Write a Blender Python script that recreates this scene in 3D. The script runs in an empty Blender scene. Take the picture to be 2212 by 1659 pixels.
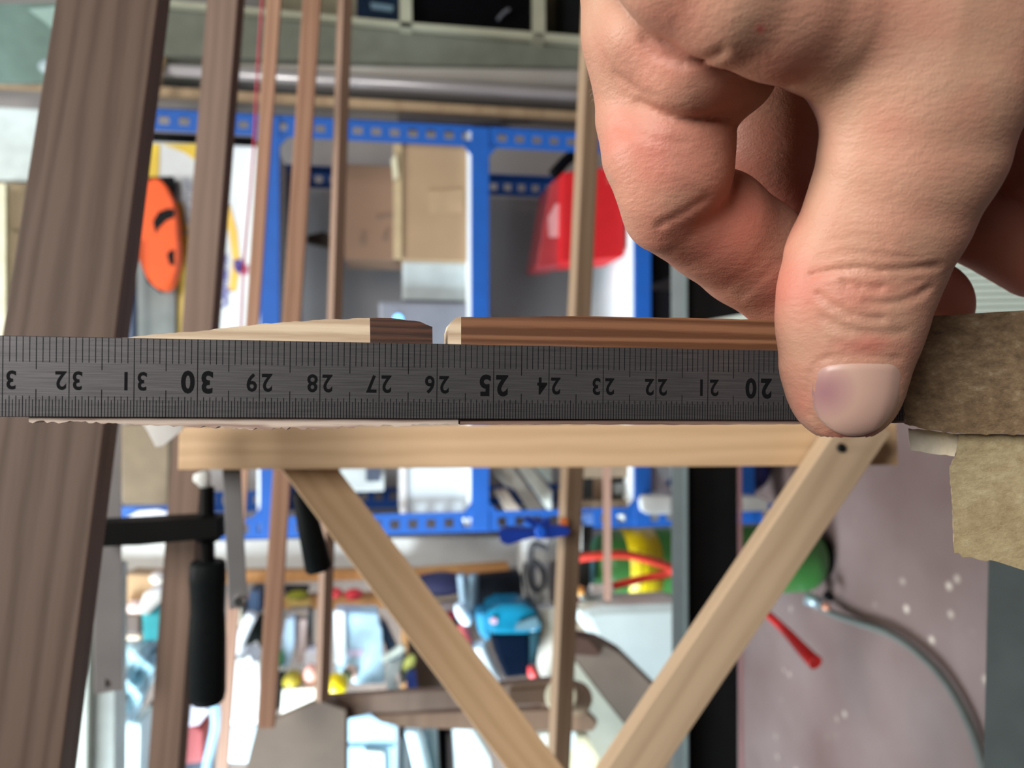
import bpy, bmesh, math, random
import numpy as np
from mathutils import Vector, Matrix

random.seed(7)
scn = bpy.context.scene
COL = scn.collection

# ------------------------------------------------------------------ camera
FPX = 1640.0                      # focal length in pixels of the 2212 wide frame
CAMZ = 0.80
PITCH = math.radians(9.3)
CP, SP = math.cos(PITCH), math.sin(PITCH)
FV = Vector((0, CP, -SP))         # forward
RV = Vector((0, -SP, -CP))        # picture right  (the phone was held on its side: picture left is up)
UV = Vector((1, 0, 0))            # picture up
CAM = Vector((0, 0, CAMZ))
cd = bpy.data.cameras.new('camera')
cam = bpy.data.objects.new('camera', cd)
COL.objects.link(cam)
m = Matrix((( RV.x, UV.x, -FV.x), (RV.y, UV.y, -FV.y), (RV.z, UV.z, -FV.z))).to_4x4()
m.translation = CAM
cam.matrix_world = m
cd.sensor_fit = 'HORIZONTAL'
cd.sensor_width = 36.0
cd.lens = FPX / 2212 * 36
cd.clip_start = 0.005
cd.dof.use_dof = True
cd.dof.focus_distance = 0.139
cd.dof.aperture_fstop = 19.0
cd.dof.aperture_blades = 0
scn.camera = cam

# ------------------------------------------------------------------ light
scn.view_settings.view_transform = 'Standard'
scn.view_settings.look = 'None'
scn.view_settings.exposure = 0.0
scn.view_settings.gamma = 1.0
w = bpy.data.worlds.new('daylight'); scn.world = w; w.use_nodes = True
bg = w.node_tree.nodes['Background']
bg.inputs[0].default_value = (0.86, 0.95, 1.0, 1)
bg.inputs[1].default_value = 0.015

def area(name, loc, target, sx, sy, power, col):
    l = bpy.data.lights.new(name, 'AREA'); l.shape = 'RECTANGLE'; l.size = sx; l.size_y = sy
    l.energy = power; l.color = col
    o = bpy.data.objects.new(name, l); COL.objects.link(o); o.location = loc
    o.rotation_euler = (Vector(target) - Vector(loc)).to_track_quat('-Z', 'Y').to_euler()
    return o
# added unseen area lights: key behind the person, daylight from the left
area('key_area_light', (0.50, -0.75, 1.75), (0.03, 0.4, 0.75), 0.75, 0.75, 30, (1.0, 0.97, 0.92))  # no source in view; placed to light the hand
l_ = area('rack_side_light', (-1.7, 0.75, 1.55), (-0.62, 1.6, 0.72), 0.9, 0.9, 36, (0.78, 0.91, 1.0))
l_.data.spread = math.radians(80)  # unseen daylight from the left, narrowed to brighten the rack and miss the hand
area('top_face_light', (0.05, 0.62, 2.45), (0.0, 0.75, 0.5), 0.4, 0.4, 27, (1.0, 0.97, 0.90))  # added overhead light to brighten the upward faces of the battens

# ------------------------------------------------------------------ pixel -> world
def P(px, py, d):
    """point seen at pixel px,py at depth d metres along the view axis"""
    return CAM + FV * d + RV * (d * (px - 1106) / FPX) + UV * (d * (829.5 - py) / FPX)
def onY(px, py, Y):
    v = FV + RV * ((px - 1106) / FPX) + UV * ((829.5 - py) / FPX)
    return CAM + v * (Y / v.y)
def onZ(px, py, Z):
    v = FV + RV * ((px - 1106) / FPX) + UV * ((829.5 - py) / FPX)
    return CAM + v * ((Z - CAMZ) / v.z)

# ------------------------------------------------------------------ materials
def nt_mat(name):
    mt = bpy.data.materials.new(name); mt.use_nodes = True
    n = mt.node_tree; b = n.nodes['Principled BSDF']
    return mt, n, b
def link(n, a, ao, b, bi): n.links.new(a.outputs[ao], b.inputs[bi])
def mix(c, k): return tuple(max(0, min(1, x * k)) for x in c)
_mc = {}
def mat(name, c, rough=0.5, metal=0.0, var=0.12, scale=30.0, bump=0.0, alpha=None, trans=0.0):
    if name in _mc: return _mc[name]
    mt, n, b = nt_mat(name)
    tc = n.nodes.new('ShaderNodeTexCoord'); no = n.nodes.new('ShaderNodeTexNoise')
    no.inputs['Scale'].default_value = scale; no.inputs['Detail'].default_value = 4
    link(n, tc, 'Object', no, 'Vector')
    r = n.nodes.new('ShaderNodeValToRGB'); r.color_ramp.elements[0].position = 0.3; r.color_ramp.elements[1].position = 0.7
    r.color_ramp.elements[0].color = (*mix(c, 1 - var), 1); r.color_ramp.elements[1].color = (*mix(c, 1 + var * 0.6), 1)
    link(n, no, 'Fac', r, 'Fac'); link(n, r, 'Color', b, 'Base Color')
    b.inputs['Roughness'].default_value = rough; b.inputs['Metallic'].default_value = metal
    if trans: b.inputs['Transmission Weight'].default_value = trans
    if bump:
        bp = n.nodes.new('ShaderNodeBump'); bp.inputs['Strength'].default_value = bump; bp.inputs['Distance'].default_value = 0.002
        link(n, no, 'Fac', bp, 'Height'); link(n, bp, 'Normal', b, 'Normal')
    if max(c) < 0.03: b.inputs['Specular IOR Level'].default_value = 0.06
    _mc[name] = mt
    return mt
def wood(name, c1, c2, size=0.02, rough=0.65, bump=0.25, stretch=14.0, bands=1.0, fine=0.5):
    """grain along local X; size = spacing of the rings in metres"""
    if name in _mc: return _mc[name]
    mt, n, b = nt_mat(name)
    tc = n.nodes.new('ShaderNodeTexCoord'); mp = n.nodes.new('ShaderNodeMapping')
    mp.inputs['Scale'].default_value = (1.0 / stretch, 1, 1)
    link(n, tc, 'Object', mp, 'Vector')
    nz = n.nodes.new('ShaderNodeTexNoise'); nz.inputs['Scale'].default_value = 0.8 / size; nz.inputs['Detail'].default_value = 2
    link(n, mp, 'Vector', nz, 'Vector')
    ad = n.nodes.new('ShaderNodeMixRGB'); ad.blend_type = 'ADD'; ad.inputs[0].default_value = size * 1.6
    link(n, mp, 'Vector', ad, 1); link(n, nz, 'Color', ad, 2)
    wv = n.nodes.new('ShaderNodeTexWave'); wv.wave_type = 'BANDS'; wv.bands_direction = 'Y'
    wv.inputs['Scale'].default_value = bands * 0.32 / size; wv.inputs['Distortion'].default_value = 1.2
    wv.inputs['Detail'].default_value = 2
    link(n, ad, 'Color', wv, 'Vector')
    f = n.nodes.new('ShaderNodeTexNoise'); f.inputs['Scale'].default_value = 8 / size; f.inputs['Detail'].default_value = 5
    mp2 = n.nodes.new('ShaderNodeMapping'); mp2.inputs['Scale'].default_value = (0.06, 1, 1)
    link(n, tc, 'Object', mp2, 'Vector'); link(n, mp2, 'Vector', f, 'Vector')
    mx = n.nodes.new('ShaderNodeMixRGB'); mx.inputs[0].default_value = fine
    link(n, wv, 'Fac', mx, 1); link(n, f, 'Fac', mx, 2)
    r = n.nodes.new('ShaderNodeValToRGB'); r.color_ramp.elements[0].position = 0.2; r.color_ramp.elements[1].position = 0.7
    r.color_ramp.elements[0].color = (*c2, 1); r.color_ramp.elements[1].color = (*c1, 1)
    link(n, mx, 'Color', r, 'Fac'); link(n, r, 'Color', b, 'Base Color')
    b.inputs['Roughness'].default_value = rough
    bp = n.nodes.new('ShaderNodeBump'); bp.inputs['Strength'].default_value = bump; bp.inputs['Distance'].default_value = size * 0.04
    link(n, mx, 'Color', bp, 'Height'); link(n, bp, 'Normal', b, 'Normal')
    _mc[name] = mt
    return mt

# ------------------------------------------------------------------ mesh helpers
def mesh_obj(name, verts, faces, mt, parent=None, smooth=False):
    V = [Vector(v) for v in verts]
    c = sum(V, Vector()) / len(V)
    me = bpy.data.meshes.new(name); me.from_pydata([v - c for v in V], [], faces); me.update()
    o = bpy.data.objects.new(name, me); COL.objects.link(o)
    o.location = c
    if parent: o.parent = parent; o.location = c - parent.location
    me.materials.append(mt)
    if smooth: me.polygons.foreach_set('use_smooth', [True] * len(me.polygons))
    return o
def fin(bm, name, mt, parent=None, smooth=False, matrix=None, autosmooth=False):
    """bmesh in world coordinates (or local of `matrix`) -> one object"""
    bmesh.ops.recalc_face_normals(bm, faces=bm.faces)
    if matrix is None:
        c = Vector()
        for v in bm.verts: c += v.co
        c /= max(1, len(bm.verts))
        matrix = Matrix.Translation(c)
        bmesh.ops.translate(bm, verts=bm.verts, vec=-c)
    me = bpy.data.meshes.new(name); bm.to_mesh(me); bm.free()
    o = bpy.data.objects.new(name, me); COL.objects.link(o)
    if parent:
        o.parent = parent
        o.matrix_local = Matrix.Translation(-parent.location) @ matrix
    else: o.matrix_world = matrix
    me.materials.append(mt)
    if smooth: me.polygons.foreach_set('use_smooth', [True] * len(me.polygons))
    return o
def tag(o, label, cat, group=None, kind=None):
    o['label'] = label; o['category'] = cat
    if group: o['group'] = group
    if kind: o['kind'] = kind
    return o
def struct(o, label=None, cat=None):
    o['kind'] = 'structure'
    if label: o['label'] = label
    if cat: o['category'] = cat
    return o
def thing(name, label, cat, loc, group=None):
    o = bpy.data.objects.new(name, None); COL.objects.link(o); o.location = Vector(loc)
    o.empty_display_size = 0.01
    return tag(o, label, cat, group)
def bmbox(bm, lo, hi, bev=0.0, seg=2):
    r = bmesh.ops.create_cube(bm, size=1.0)
    vs = r['verts']
    for v in vs:
        v.co = Vector([lo[i] + (v.co[i] + 0.5) * (hi[i] - lo[i]) for i in range(3)])
    if bev:
        es = list({e for v in vs for e in v.link_edges})
        bmesh.ops.bevel(bm, geom=es, offset=bev, segments=seg, affect='EDGES', profile=0.7)
def wbox(name, lo, hi, mt, parent=None, bev=0.0, seg=2, smooth=False):
    lo2 = [min(a, b) for a, b in zip(lo, hi)]; hi2 = [max(a, b) for a, b in zip(lo, hi)]
    bm = bmesh.new(); bmbox(bm, lo2, hi2, bev, seg)
    return fin(bm, name, mt, parent, smooth)
def pbox(name, x0, y0, x1, y1, Y, dep, mt, parent=None, bev=0.003, rest=None):
    """room-aligned box whose front face (plane Y) covers the given pixels; rest = height it stands on"""
    a = onY(x0, (y0 + y1) / 2, Y); b = onY(x1, (y0 + y1) / 2, Y); cx = (x0 + x1) / 2
    t = onY(cx, y0, Y).x; u = onY(cx, y1, Y).x
    zb = b.z if rest is None else rest
    return wbox(name, (u, Y, zb), (t, Y + dep, a.z), mt, parent, bev)
def prism(name, pts, Y, dep, mt, parent=None, bev=0.0):
    """outline in pixels on the plane Y, extruded away from the camera"""
    bm = bmesh.new()
    f = [bm.verts.new(onY(x, y, Y)) for x, y in pts]
    g = [bm.verts.new(v.co + Vector((0, dep, 0))) for v in f]
    bm.faces.new(f); bm.faces.new(g[::-1])
    n = len(f)
    for i in range(n): bm.faces.new((f[i], f[(i + 1) % n], g[(i + 1) % n], g[i]))
    if bev: bmesh.ops.bevel(bm, geom=list(bm.edges), offset=bev, segments=2, affect='EDGES', profile=0.7)
    return fin(bm, name, mt, parent)
def beam(name, p0, p1, wd, th, mt, parent=None, roll=0.0, bev=0.0008, facing=None):
    """bar from p0 to p1; wd across the picture, th away from the camera, rolled about its length"""
    ax = (p1 - p0); L = ax.length; ax.normalize()
    dn = (((p0 + p1) / 2 - CAM) if facing is None else facing)
    dn = (dn - ax * dn.dot(ax)).normalized()
    sd = dn.cross(ax).normalized()
    R = Matrix((ax, sd, dn)).transposed().to_4x4()
    R = R @ Matrix.Rotation(roll, 4, 'X')
    R.translation = (p0 + p1) / 2
    bm = bmesh.new(); bmbox(bm, (-L / 2, -wd / 2, -th / 2), (L / 2, wd / 2, th / 2), bev, 2)
    return fin(bm, name, mt, parent, matrix=R)
def tube(name, pts, rad, mt, parent=None, n=12, sm=True, res=6):
    """smooth tube through world points; rad scalar or list"""
    pts = [Vector(p) for p in pts]
    rads = rad if isinstance(rad, (list, tuple)) else [rad] * len(pts)
    if res > 1 and len(pts) > 2:
        q, rr = [], []
        for i in range(len(pts) - 1):
            a = pts[max(i - 1, 0)]; b = pts[i]; c = pts[i + 1]; d = pts[min(i + 2, len(pts) - 1)]
            for k in range(res):
                t = k / res
                q.append(0.5 * ((2 * b) + (c - a) * t + (2 * a - 5 * b + 4 * c - d) * t * t + (3 * b - a - 3 * c + d) * t ** 3))
                rr.append(rads[i] * (1 - t) + rads[i + 1] * t)
        q.append(pts[-1]); rr.append(rads[-1]); pts, rads = q, rr
    bm = bmesh.new(); rings = []
    up = Vector((0.3, 0.2, 0.93))
    for i, p in enumerate(pts):
        t = (pts[min(i + 1, len(pts) - 1)] - pts[max(i - 1, 0)]).normalized()
        a = t.cross(up)
        if a.length < 0.05: a = t.cross(Vector((1, 0, 0)))
        a.normalize(); b = t.cross(a)
        rings.append([bm.verts.new(p + (a * math.cos(2 * math.pi * k / n) + b * math.sin(2 * math.pi * k / n)) * rads[i]) for k in range(n)])
    for i in range(len(rings) - 1):
        for k in range(n): bm.faces.new((rings[i][k], rings[i][(k + 1) % n], rings[i + 1][(k + 1) % n], rings[i + 1][k]))
    bm.faces.new(rings[0][::-1]); bm.faces.new(rings[-1])
    o = fin(bm, name, mt, parent, smooth=False)
    if sm:
        for f in o.data.polygons:
            if len(f.vertices) == 4: f.use_smooth = True
    return o
def lathe(name, c0, c1, prof, mt, parent=None, n=28, sm=True):
    """surface of revolution about c0->c1; prof = [(t 0..1, radius m)]"""
    ax = c1 - c0
    t = ax.normalized(); a = t.cross(Vector((0.31, 0.9, 0.2))).normalized(); b = t.cross(a)
    bm = bmesh.new(); rings = []
    for (s, r) in prof:
        p = c0 + ax * s
        rings.append([bm.verts.new(p + (a * math.cos(2 * math.pi * k / n) + b * math.sin(2 * math.pi * k / n)) * max(r, 1e-4)) for k in range(n)])
    for i in range(len(rings) - 1):
        for k in range(n): bm.faces.new((rings[i][k], rings[i][(k + 1) % n], rings[i + 1][(k + 1) % n], rings[i + 1][k]))
    bm.faces.new(rings[0][::-1]); bm.faces.new(rings[-1])
    o = fin(bm, name, mt, parent)
    if sm:
        for f in o.data.polygons:
            if len(f.vertices) == 4: f.use_smooth = True
    return o
def plathe(name, x0, x1, yc, prof, Y, mt, parent=None, n=24):
    """upright turned object: top at pixel x0, bottom at x1, middle row yc, prof radii in pixels (t from the bottom)"""
    a = onY(x1, yc, Y); b = onY(x0, yc, Y); xm = (a.x + b.x) / 2; a.x = b.x = xm
    k = Y / FPX
    return lathe(name, a, b, [(t, r * k) for t, r in prof], mt, parent, n)
def blob(name, cx, cy, rx, ry, Y, rd, mt, parent=None, rot=0, sub=3, noise=0.0):
    """ellipsoid; rx, ry in pixels, rd depth radius in metres"""
    bm = bmesh.new(); bmesh.ops.create_icosphere(bm, subdivisions=sub, radius=1)
    c = onY(cx, cy, Y); k = Y / FPX
    rnd = random.Random(int(cx * 7 + cy))
    ph = [rnd.uniform(0, 6) for _ in range(6)]
    for v in bm.verts:
        s = 1 + noise * (math.sin(3 * v.co.x + ph[0]) * math.sin(4 * v.co.y + ph[1]) + 0.6 * math.sin(6 * v.co.z + ph[2]) * math.sin(5 * v.co.x + ph[3]))
        x, y = v.co.x * rx * k * s, v.co.y * ry * k * s
        xr = x * math.cos(rot) - y * math.sin(rot); yr = x * math.sin(rot) + y * math.cos(rot)
        v.co = c + Vector((-yr, v.co.z * rd * s, -xr))
    return fin(bm, name, mt, parent, smooth=True)
_font = None
def text_mesh(s, size, bold=0.0):
    cu = bpy.data.curves.new('t', 'FONT'); cu.body = s; cu.size = size; cu.align_x = 'CENTER'; cu.align_y = 'CENTER'
    cu.offset = bold; cu.resolution_u = 4
    o = bpy.data.objects.new('t', cu); COL.objects.link(o)
    dg = bpy.context.evaluated_depsgraph_get(); dg.update()
    me = o.evaluated_get(dg).to_mesh()
    vs = [v.co.copy() for v in me.vertices]; fs = [list(p.vertices) for p in me.polygons]
    o.evaluated_get(dg).to_mesh_clear()
    bpy.data.objects.remove(o); bpy.data.curves.remove(cu)
    return vs, fs

# palette (linear)
PINE = wood('planed_pine', (0.56, 0.375, 0.215), (0.41, 0.26, 0.145), 0.006)
PINE2 = wood('pale_pine', (0.66, 0.45, 0.265), (0.57, 0.375, 0.21), 0.009)
BROWN = wood('brown_batten_wood', (0.18, 0.110, 0.077), (0.138, 0.082, 0.055), 0.010)
REDW = wood('reddish_batten_wood', (0.38, 0.205, 0.125), (0.29, 0.145, 0.085), 0.010)
GREYB = wood('grey_brown_wood', (0.33, 0.25, 0.20), (0.25, 0.18, 0.14), 0.02)
WHITE = mat('white_plaster', (0.36, 0.335, 0.33), 0.8, scale=6, var=0.05)
BLUE = mat('blue_powder_coat', (0.002, 0.080, 0.36), 0.6, var=0.08)
CARD = mat('cardboard', (0.34, 0.225, 0.13), 0.8, var=0.08, scale=12)
BLACK = mat('black_plastic', (0.006, 0.006, 0.007), 0.45)
STEEL = mat('clamp_steel', (0.42, 0.40, 0.40), 0.4, 0.3, var=0.1)
CREAM = mat('cream_paint', (0.46, 0.47, 0.36), 0.55, var=0.06)

# ------------------------------------------------------------------ the room
WALLY = 1.92
def room():
    fm, n, b = nt_mat('stained_concrete')
    tc = n.nodes.new('ShaderNodeTexCoord')
    a = n.nodes.new('ShaderNodeTexNoise'); a.inputs['Scale'].default_value = 3.0; a.inputs['Detail'].default_value = 8
    link(n, tc, 'Object', a, 'Vector')
    r = n.nodes.new('ShaderNodeValToRGB'); r.color_ramp.elements[0].position = 0.32; r.color_ramp.elements[1].position = 0.68
    r.color_ramp.elements[0].color = (0.115, 0.068, 0.06, 1); r.color_ramp.elements[1].color = (0.205, 0.150, 0.140, 1)
    link(n, a, 'Fac', r, 'Fac')
    v = n.nodes.new('ShaderNodeTexVoronoi'); v.inputs['Scale'].default_value = 24.0; v.inputs['Randomness'].default_value = 1
    link(n, tc, 'Object', v, 'Vector')
    r2 = n.nodes.new('ShaderNodeValToRGB'); r2.color_ramp.elements[0].position = 0.05; r2.color_ramp.elements[1].position = 0.2
    r2.color_ramp.elements[0].color = (1, 1, 1, 1); r2.color_ramp.elements[1].color = (0, 0, 0, 1)
    link(n, v, 'Distance', r2, 'Fac')
    c = n.nodes.new('ShaderNodeTexNoise'); c.inputs['Scale'].default_value = 7.0
    link(n, tc, 'Object', c, 'Vector')
    r3 = n.nodes.new('ShaderNodeValToRGB'); r3.color_ramp.elements[0].position = 0.54; r3.color_ramp.elements[1].position = 0.62
    link(n, c, 'Fac', r3, 'Fac')
    mu = n.nodes.new('ShaderNodeMath'); mu.operation = 'MULTIPLY'
    link(n, r2, 'Color', mu, 0); link(n, r3, 'Color', mu, 1)
    mx = n.nodes.new('ShaderNodeMixRGB'); mx.inputs[2].default_value = (0.55, 0.46, 0.38, 1)
    link(n, mu, 0, mx, 0); link(n, r, 'Color', mx, 1); link(n, mx, 'Color', b, 'Base Color')
    b.inputs['Roughness'].default_value = 0.75
    struct(wbox('floor', (-3.0, -0.9, -0.05), (1.9, WALLY + 0.1, 0), fm))
    struct(wbox('wall_back', (-3.0, WALLY, 0), (1.9, WALLY + 0.1, 2.6), WHITE))
    struct(wbox('wall_right', (1.9, -2.5, 0), (2.0, WALLY + 0.1, 2.6), mat('dark_unseen_wall', (0.10, 0.08, 0.07), 0.9)))  # unseen wall, kept dark to cut bounce light on the fingers
    struct(wbox('ceiling', (-3.0, 0.4, 2.6), (1.9, WALLY + 0.1, 2.7), WHITE))
room()

# ------------------------------------------------------------------ steel ruler (closest thing, in focus)
R0 = np.array([-4.769, -0.745, 12.80]); R1 = np.array([4.130, -0.642, 14.14])   # top edge at the 29.5 and 20.5 cm marks
RD = (R1 - R0) / 9.0
def cam_cm(v):
    """camera-space centimetres (right, down, away) -> world"""
    return CAM + RV * (v[0] / 100) - UV * (v[1] / 100) + FV * (v[2] / 100)
RDu = RD / np.linalg.norm(RD)
RW = np.array([0.0, 1.0, 0.0]); RW = RW - RDu * RDu.dot(RW); RW /= np.linalg.norm(RW)     # across, towards picture bottom
RN = np.cross(RDu, RW)                                                                    # away from the camera
if RN[2] < 0: RN = -RN
def RP(s, v, h=0.0):
    """s = centimetre mark, v = cm across from the top edge, h = cm behind the face"""
    return R0 + RDu * (29.5 - s) + RW * v + RN * h
RWID = 1.315
RT = 0.09
def ruler():
    mt, n, b = nt_mat('brushed_ruler_steel')
    tc = n.nodes.new('ShaderNodeTexCoord'); mp = n.nodes.new('ShaderNodeMapping')
    mp.inputs['Scale'].default_value = (120, 4200, 4200)
    no = n.nodes.new('ShaderNodeTexNoise'); no.inputs['Scale'].default_value = 1; no.inputs['Detail'].default_value = 3
    link(n, tc, 'Object', mp, 'Vector'); link(n, mp, 'Vector', no, 'Vector')
    r = n.nodes.new('ShaderNodeValToRGB'); r.color_ramp.elements[0].position = 0.25; r.color_ramp.elements[1].position = 0.75
    r.color_ramp.elements[0].color = (0.060, 0.057, 0.061, 1); r.color_ramp.elements[1].color = (0.115, 0.108, 0.113, 1)
    link(n, no, 'Fac', r, 'Fac'); link(n, r, 'Color', b, 'Base Color')
    b.inputs['Metallic'].default_value = 0.55; b.inputs['Roughness'].default_value = 0.45
    bp = n.nodes.new('ShaderNodeBump'); bp.inputs['Strength'].default_value = 0.12; bp.inputs['Distance'].default_value = 0.0001
    link(n, no, 'Fac', bp, 'Height'); link(n, bp, 'Normal', b, 'Normal')
    ink = mat('ruler_ink', (0.006, 0.006, 0.007), 0.6)
    # matrix: local x along towards smaller marks, y across, z away
    ox = cam_cm(RP(26, 0)); xx = (cam_cm(RP(25, 0)) - ox).normalized(); yy = (cam_cm(RP(26, 1)) - ox).normalized(); zz = (cam_cm(RP(26, 0, 1)) - ox).normalized()
    M = Matrix((xx, yy, zz)).transposed().to_4x4(); M.translation = ox
    root = thing('steel_ruler', 'brushed steel ruler with black centimetre scale held flat across the wood under the thumb', 'ruler', ox)
    def L(s, v, h=0.0): return Vector(((26 - s) / 100, v / 100, h / 100))
    S0, S1 = 17.0, 36.0
    bm = bmesh.new(); a = L(S1, 0); c = L(S0, RWID, RT)
    bmbox(bm, (min(a.x, c.x), a.y, 0), (max(a.x, c.x), c.y, c.z), 0.0001, 1)
    fin(bm, 'blade', mt, root, matrix=M)
    bm = bmesh.new()
    def tick(s, v0, v1, wd):
        hw = wd / 2
        vs = [bm.verts.new(L(s - hw, v0, -0.0018)), bm.verts.new(L(s + hw, v0, -0.0018)), bm.verts.new(L(s + hw, v1, -0.0018)), bm.verts.new(L(s - hw, v1, -0.0018))]
        bm.faces.new(vs)
    for i in range(int(17.05 * 20), 36 * 20):
        s = i / 20
        if i % 20 == 0:
            tick(s, 0.0, RWID, 0.013)
        elif i % 10 == 0:
            tick(s, 0.0, 0.54, 0.013); tick(s, 0.86, RWID, 0.013)
        elif i % 2 == 0:
            tick(s, 0.01, 0.42, 0.0115); tick(s, 0.97, RWID, 0.0115)
        else:
            tick(s, 1.03, RWID, 0.0105)
    fin(bm, 'graduation_marks', ink, root, matrix=M)
    bm = bmesh.new()
    for num in range(18, 36):
        big = num % 5 == 0
        sz = 0.50 if big else 0.42
        for j, ch in enumerate(str(num)):
            vs, fs = text_mesh(ch, sz, 0.018 if big else 0.009)
            off = (-0.125 if j == 0 else 0.125) * (1.22 if big else 1)
            bvs = []
            for v in vs:
                # reading direction runs towards larger marks; figures' tops point to the lower edge
                p = L(num + off + v.x * 0.86, 0.70 + v.y, -0.0018)
                bvs.append(bm.verts.new(p))
            for f in fs:
                try: bm.faces.new([bvs[k] for k in f])
                except ValueError: pass
    fin(bm, 'numerals', ink, root, matrix=M)
    return root
ruler()

# ------------------------------------------------------------------ wooden strips behind the ruler
def pxd(px, py, d): return np.array([(px - 1106) / FPX * d, (py - 829.5) / FPX * d, d])
def plane_hit(px, py, h):
    """camera cm point where the pixel's ray meets the plane h cm behind the ruler face"""
    v = np.array([(px - 1106) / FPX, (py - 829.5) / FPX, 1.0])
    p0 = RP(26, 0, h)
    t = p0.dot(RN) / v.dot(RN)
    return v * t
def slab(name, pts, h0, h1, mt, parent=None, jag=None, bev=0.0, along=None):
    """outline in pixels on a plane parallel to the ruler, real thickness h1-h0 cm; grain along the ruler"""
    ox = cam_cm(plane_hit(sum(p[0] for p in pts) / len(pts), sum(p[1] for p in pts) / len(pts), h0))
    o0 = cam_cm(RP(26, 0)); xx = (cam_cm(RP(25, 0)) - o0).normalized(); yy = (cam_cm(RP(26, 1)) - o0).normalized(); zz = xx.cross(yy)
    M = Matrix((xx, yy, zz)).transposed().to_4x4(); M.translation = ox
    Mi = M.inverted()
    bm = bmesh.new()
    nb = cam_cm(RN) - CAM
    if along is not None: nb = (P(along[0], along[1], 1) - CAM).normalized() * 0.01
    f = [cam_cm(plane_hit(x, y, h0)) for x, y in pts]
    g = [p + nb * (h1 - h0) for p in f]
    f = [bm.verts.new(Mi @ p) for p in f]; g = [bm.verts.new(Mi @ p) for p in g]
    bm.faces.new(f); bm.faces.new(g[::-1]); n = len(f)
    for i in range(n): bm.faces.new((f[i], f[(i + 1) % n], g[(i + 1) % n], g[i]))
    if bev: bmesh.ops.bevel(bm, geom=list(bm.edges), offset=bev, segments=2, affect='EDGES', profile=0.7)
    return fin(bm, name, mt, parent, matrix=M)
def jagged(pts, amp, step=9, seed=1, only=None):
    rnd = random.Random(seed); out = []
    for i, p in enumerate(pts):
        q = pts[(i + 1) % len(pts)]
        L = math.dist(p, q); k = max(1, int(L / step)) if (only is None or i in only) else 1
        for j in range(k):
            t = j / k; a = amp if j else 0
            out.append((p[0] + (q[0] - p[0]) * t + rnd.uniform(-a, a) * 0.4, p[1] + (q[1] - p[1]) * t + rnd.uniform(-a, a)))
    return out
W_LIGHT = wood('sawn_pale_pine', (0.74, 0.60, 0.43), (0.50, 0.36, 0.24), 0.0035, bump=0.5, stretch=30)
W_DARK = wood('dark_brown_end', (0.085, 0.030, 0.014), (0.025, 0.008, 0.004), 0.0012, bump=0.8, stretch=14)  # darker brown grain for the tip of the tapered batten
W_MID = wood('stained_brown_pine', (0.235, 0.105, 0.050), (0.105, 0.038, 0.014), 0.0023, bump=0.3, stretch=60, bands=1.0, fine=0.35)
W_ROUGH = wood('rough_torn_edge', (0.62, 0.50, 0.42), (0.30, 0.19, 0.15), 0.002, bump=1.0, stretch=6)
c = cam_cm(plane_hit(500, 820, 0.5))
r1 = thing('tapered_batten', 'pale tapered batten end with a dark brown tip, behind the ruler left half', 'wooden batten', c)
slab('tapered_face', jagged([(240, 733), (340, 722), (440, 714), (560, 700), (690, 691), (799, 687), (802, 912), (90, 908), (90, 800), (240, 800)], 1.0, 12, 3, (0, 1, 2, 3, 4)), RT + 0.005, 1.3, W_LIGHT, r1)
slab('dark_tip', jagged([(799, 687), (845, 687), (880, 692), (908, 695), (934, 706), (935, 780), (1600, 800), (1600, 906), (802, 912)], 1.0, 14, 4, (0, 1, 2, 3)), RT + 0.005, 0.9, W_DARK, r1)
slab('torn_edge', jagged([(62, 900), (990, 900), (990, 917), (900, 918), (700, 924), (560, 927), (400, 920), (250, 914), (62, 911)], 3.5, 8, 5, (2, 3, 4, 5, 6, 7)), RT + 0.004, 0.5, W_ROUGH, r1)
c = cam_cm(plane_hit(1400, 820, 0.5))
r2 = thing('stained_batten', 'reddish brown grained batten with rounded end, behind the right half of the ruler', 'wooden batten', c)
slab('board', jagged([(994, 685), (1250, 683), (1500, 687), (1760, 694), (1960, 698), (1960, 790), (994, 790)], 0.6, 20, 6, (0, 1, 2, 3)), RT + 0.006, 1.4, W_MID, r2)
slab('rounded_end', [(994, 684), (984, 687), (974, 696), (969, 712), (969, 790), (996, 790), (996, 684)], RT + 0.006, 1.35, W_LIGHT, r2)
slab('lower_edge', jagged([(994, 902), (1958, 906), (1958, 914), (1500, 918), (1200, 917), (994, 918)], 0.8, 14, 8, (2, 3, 4)), RT + 0.006, 0.9, wood('lower_edge_wood', (0.34, 0.22, 0.18), (0.16, 0.09, 0.07), 0.002), r2)
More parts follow.
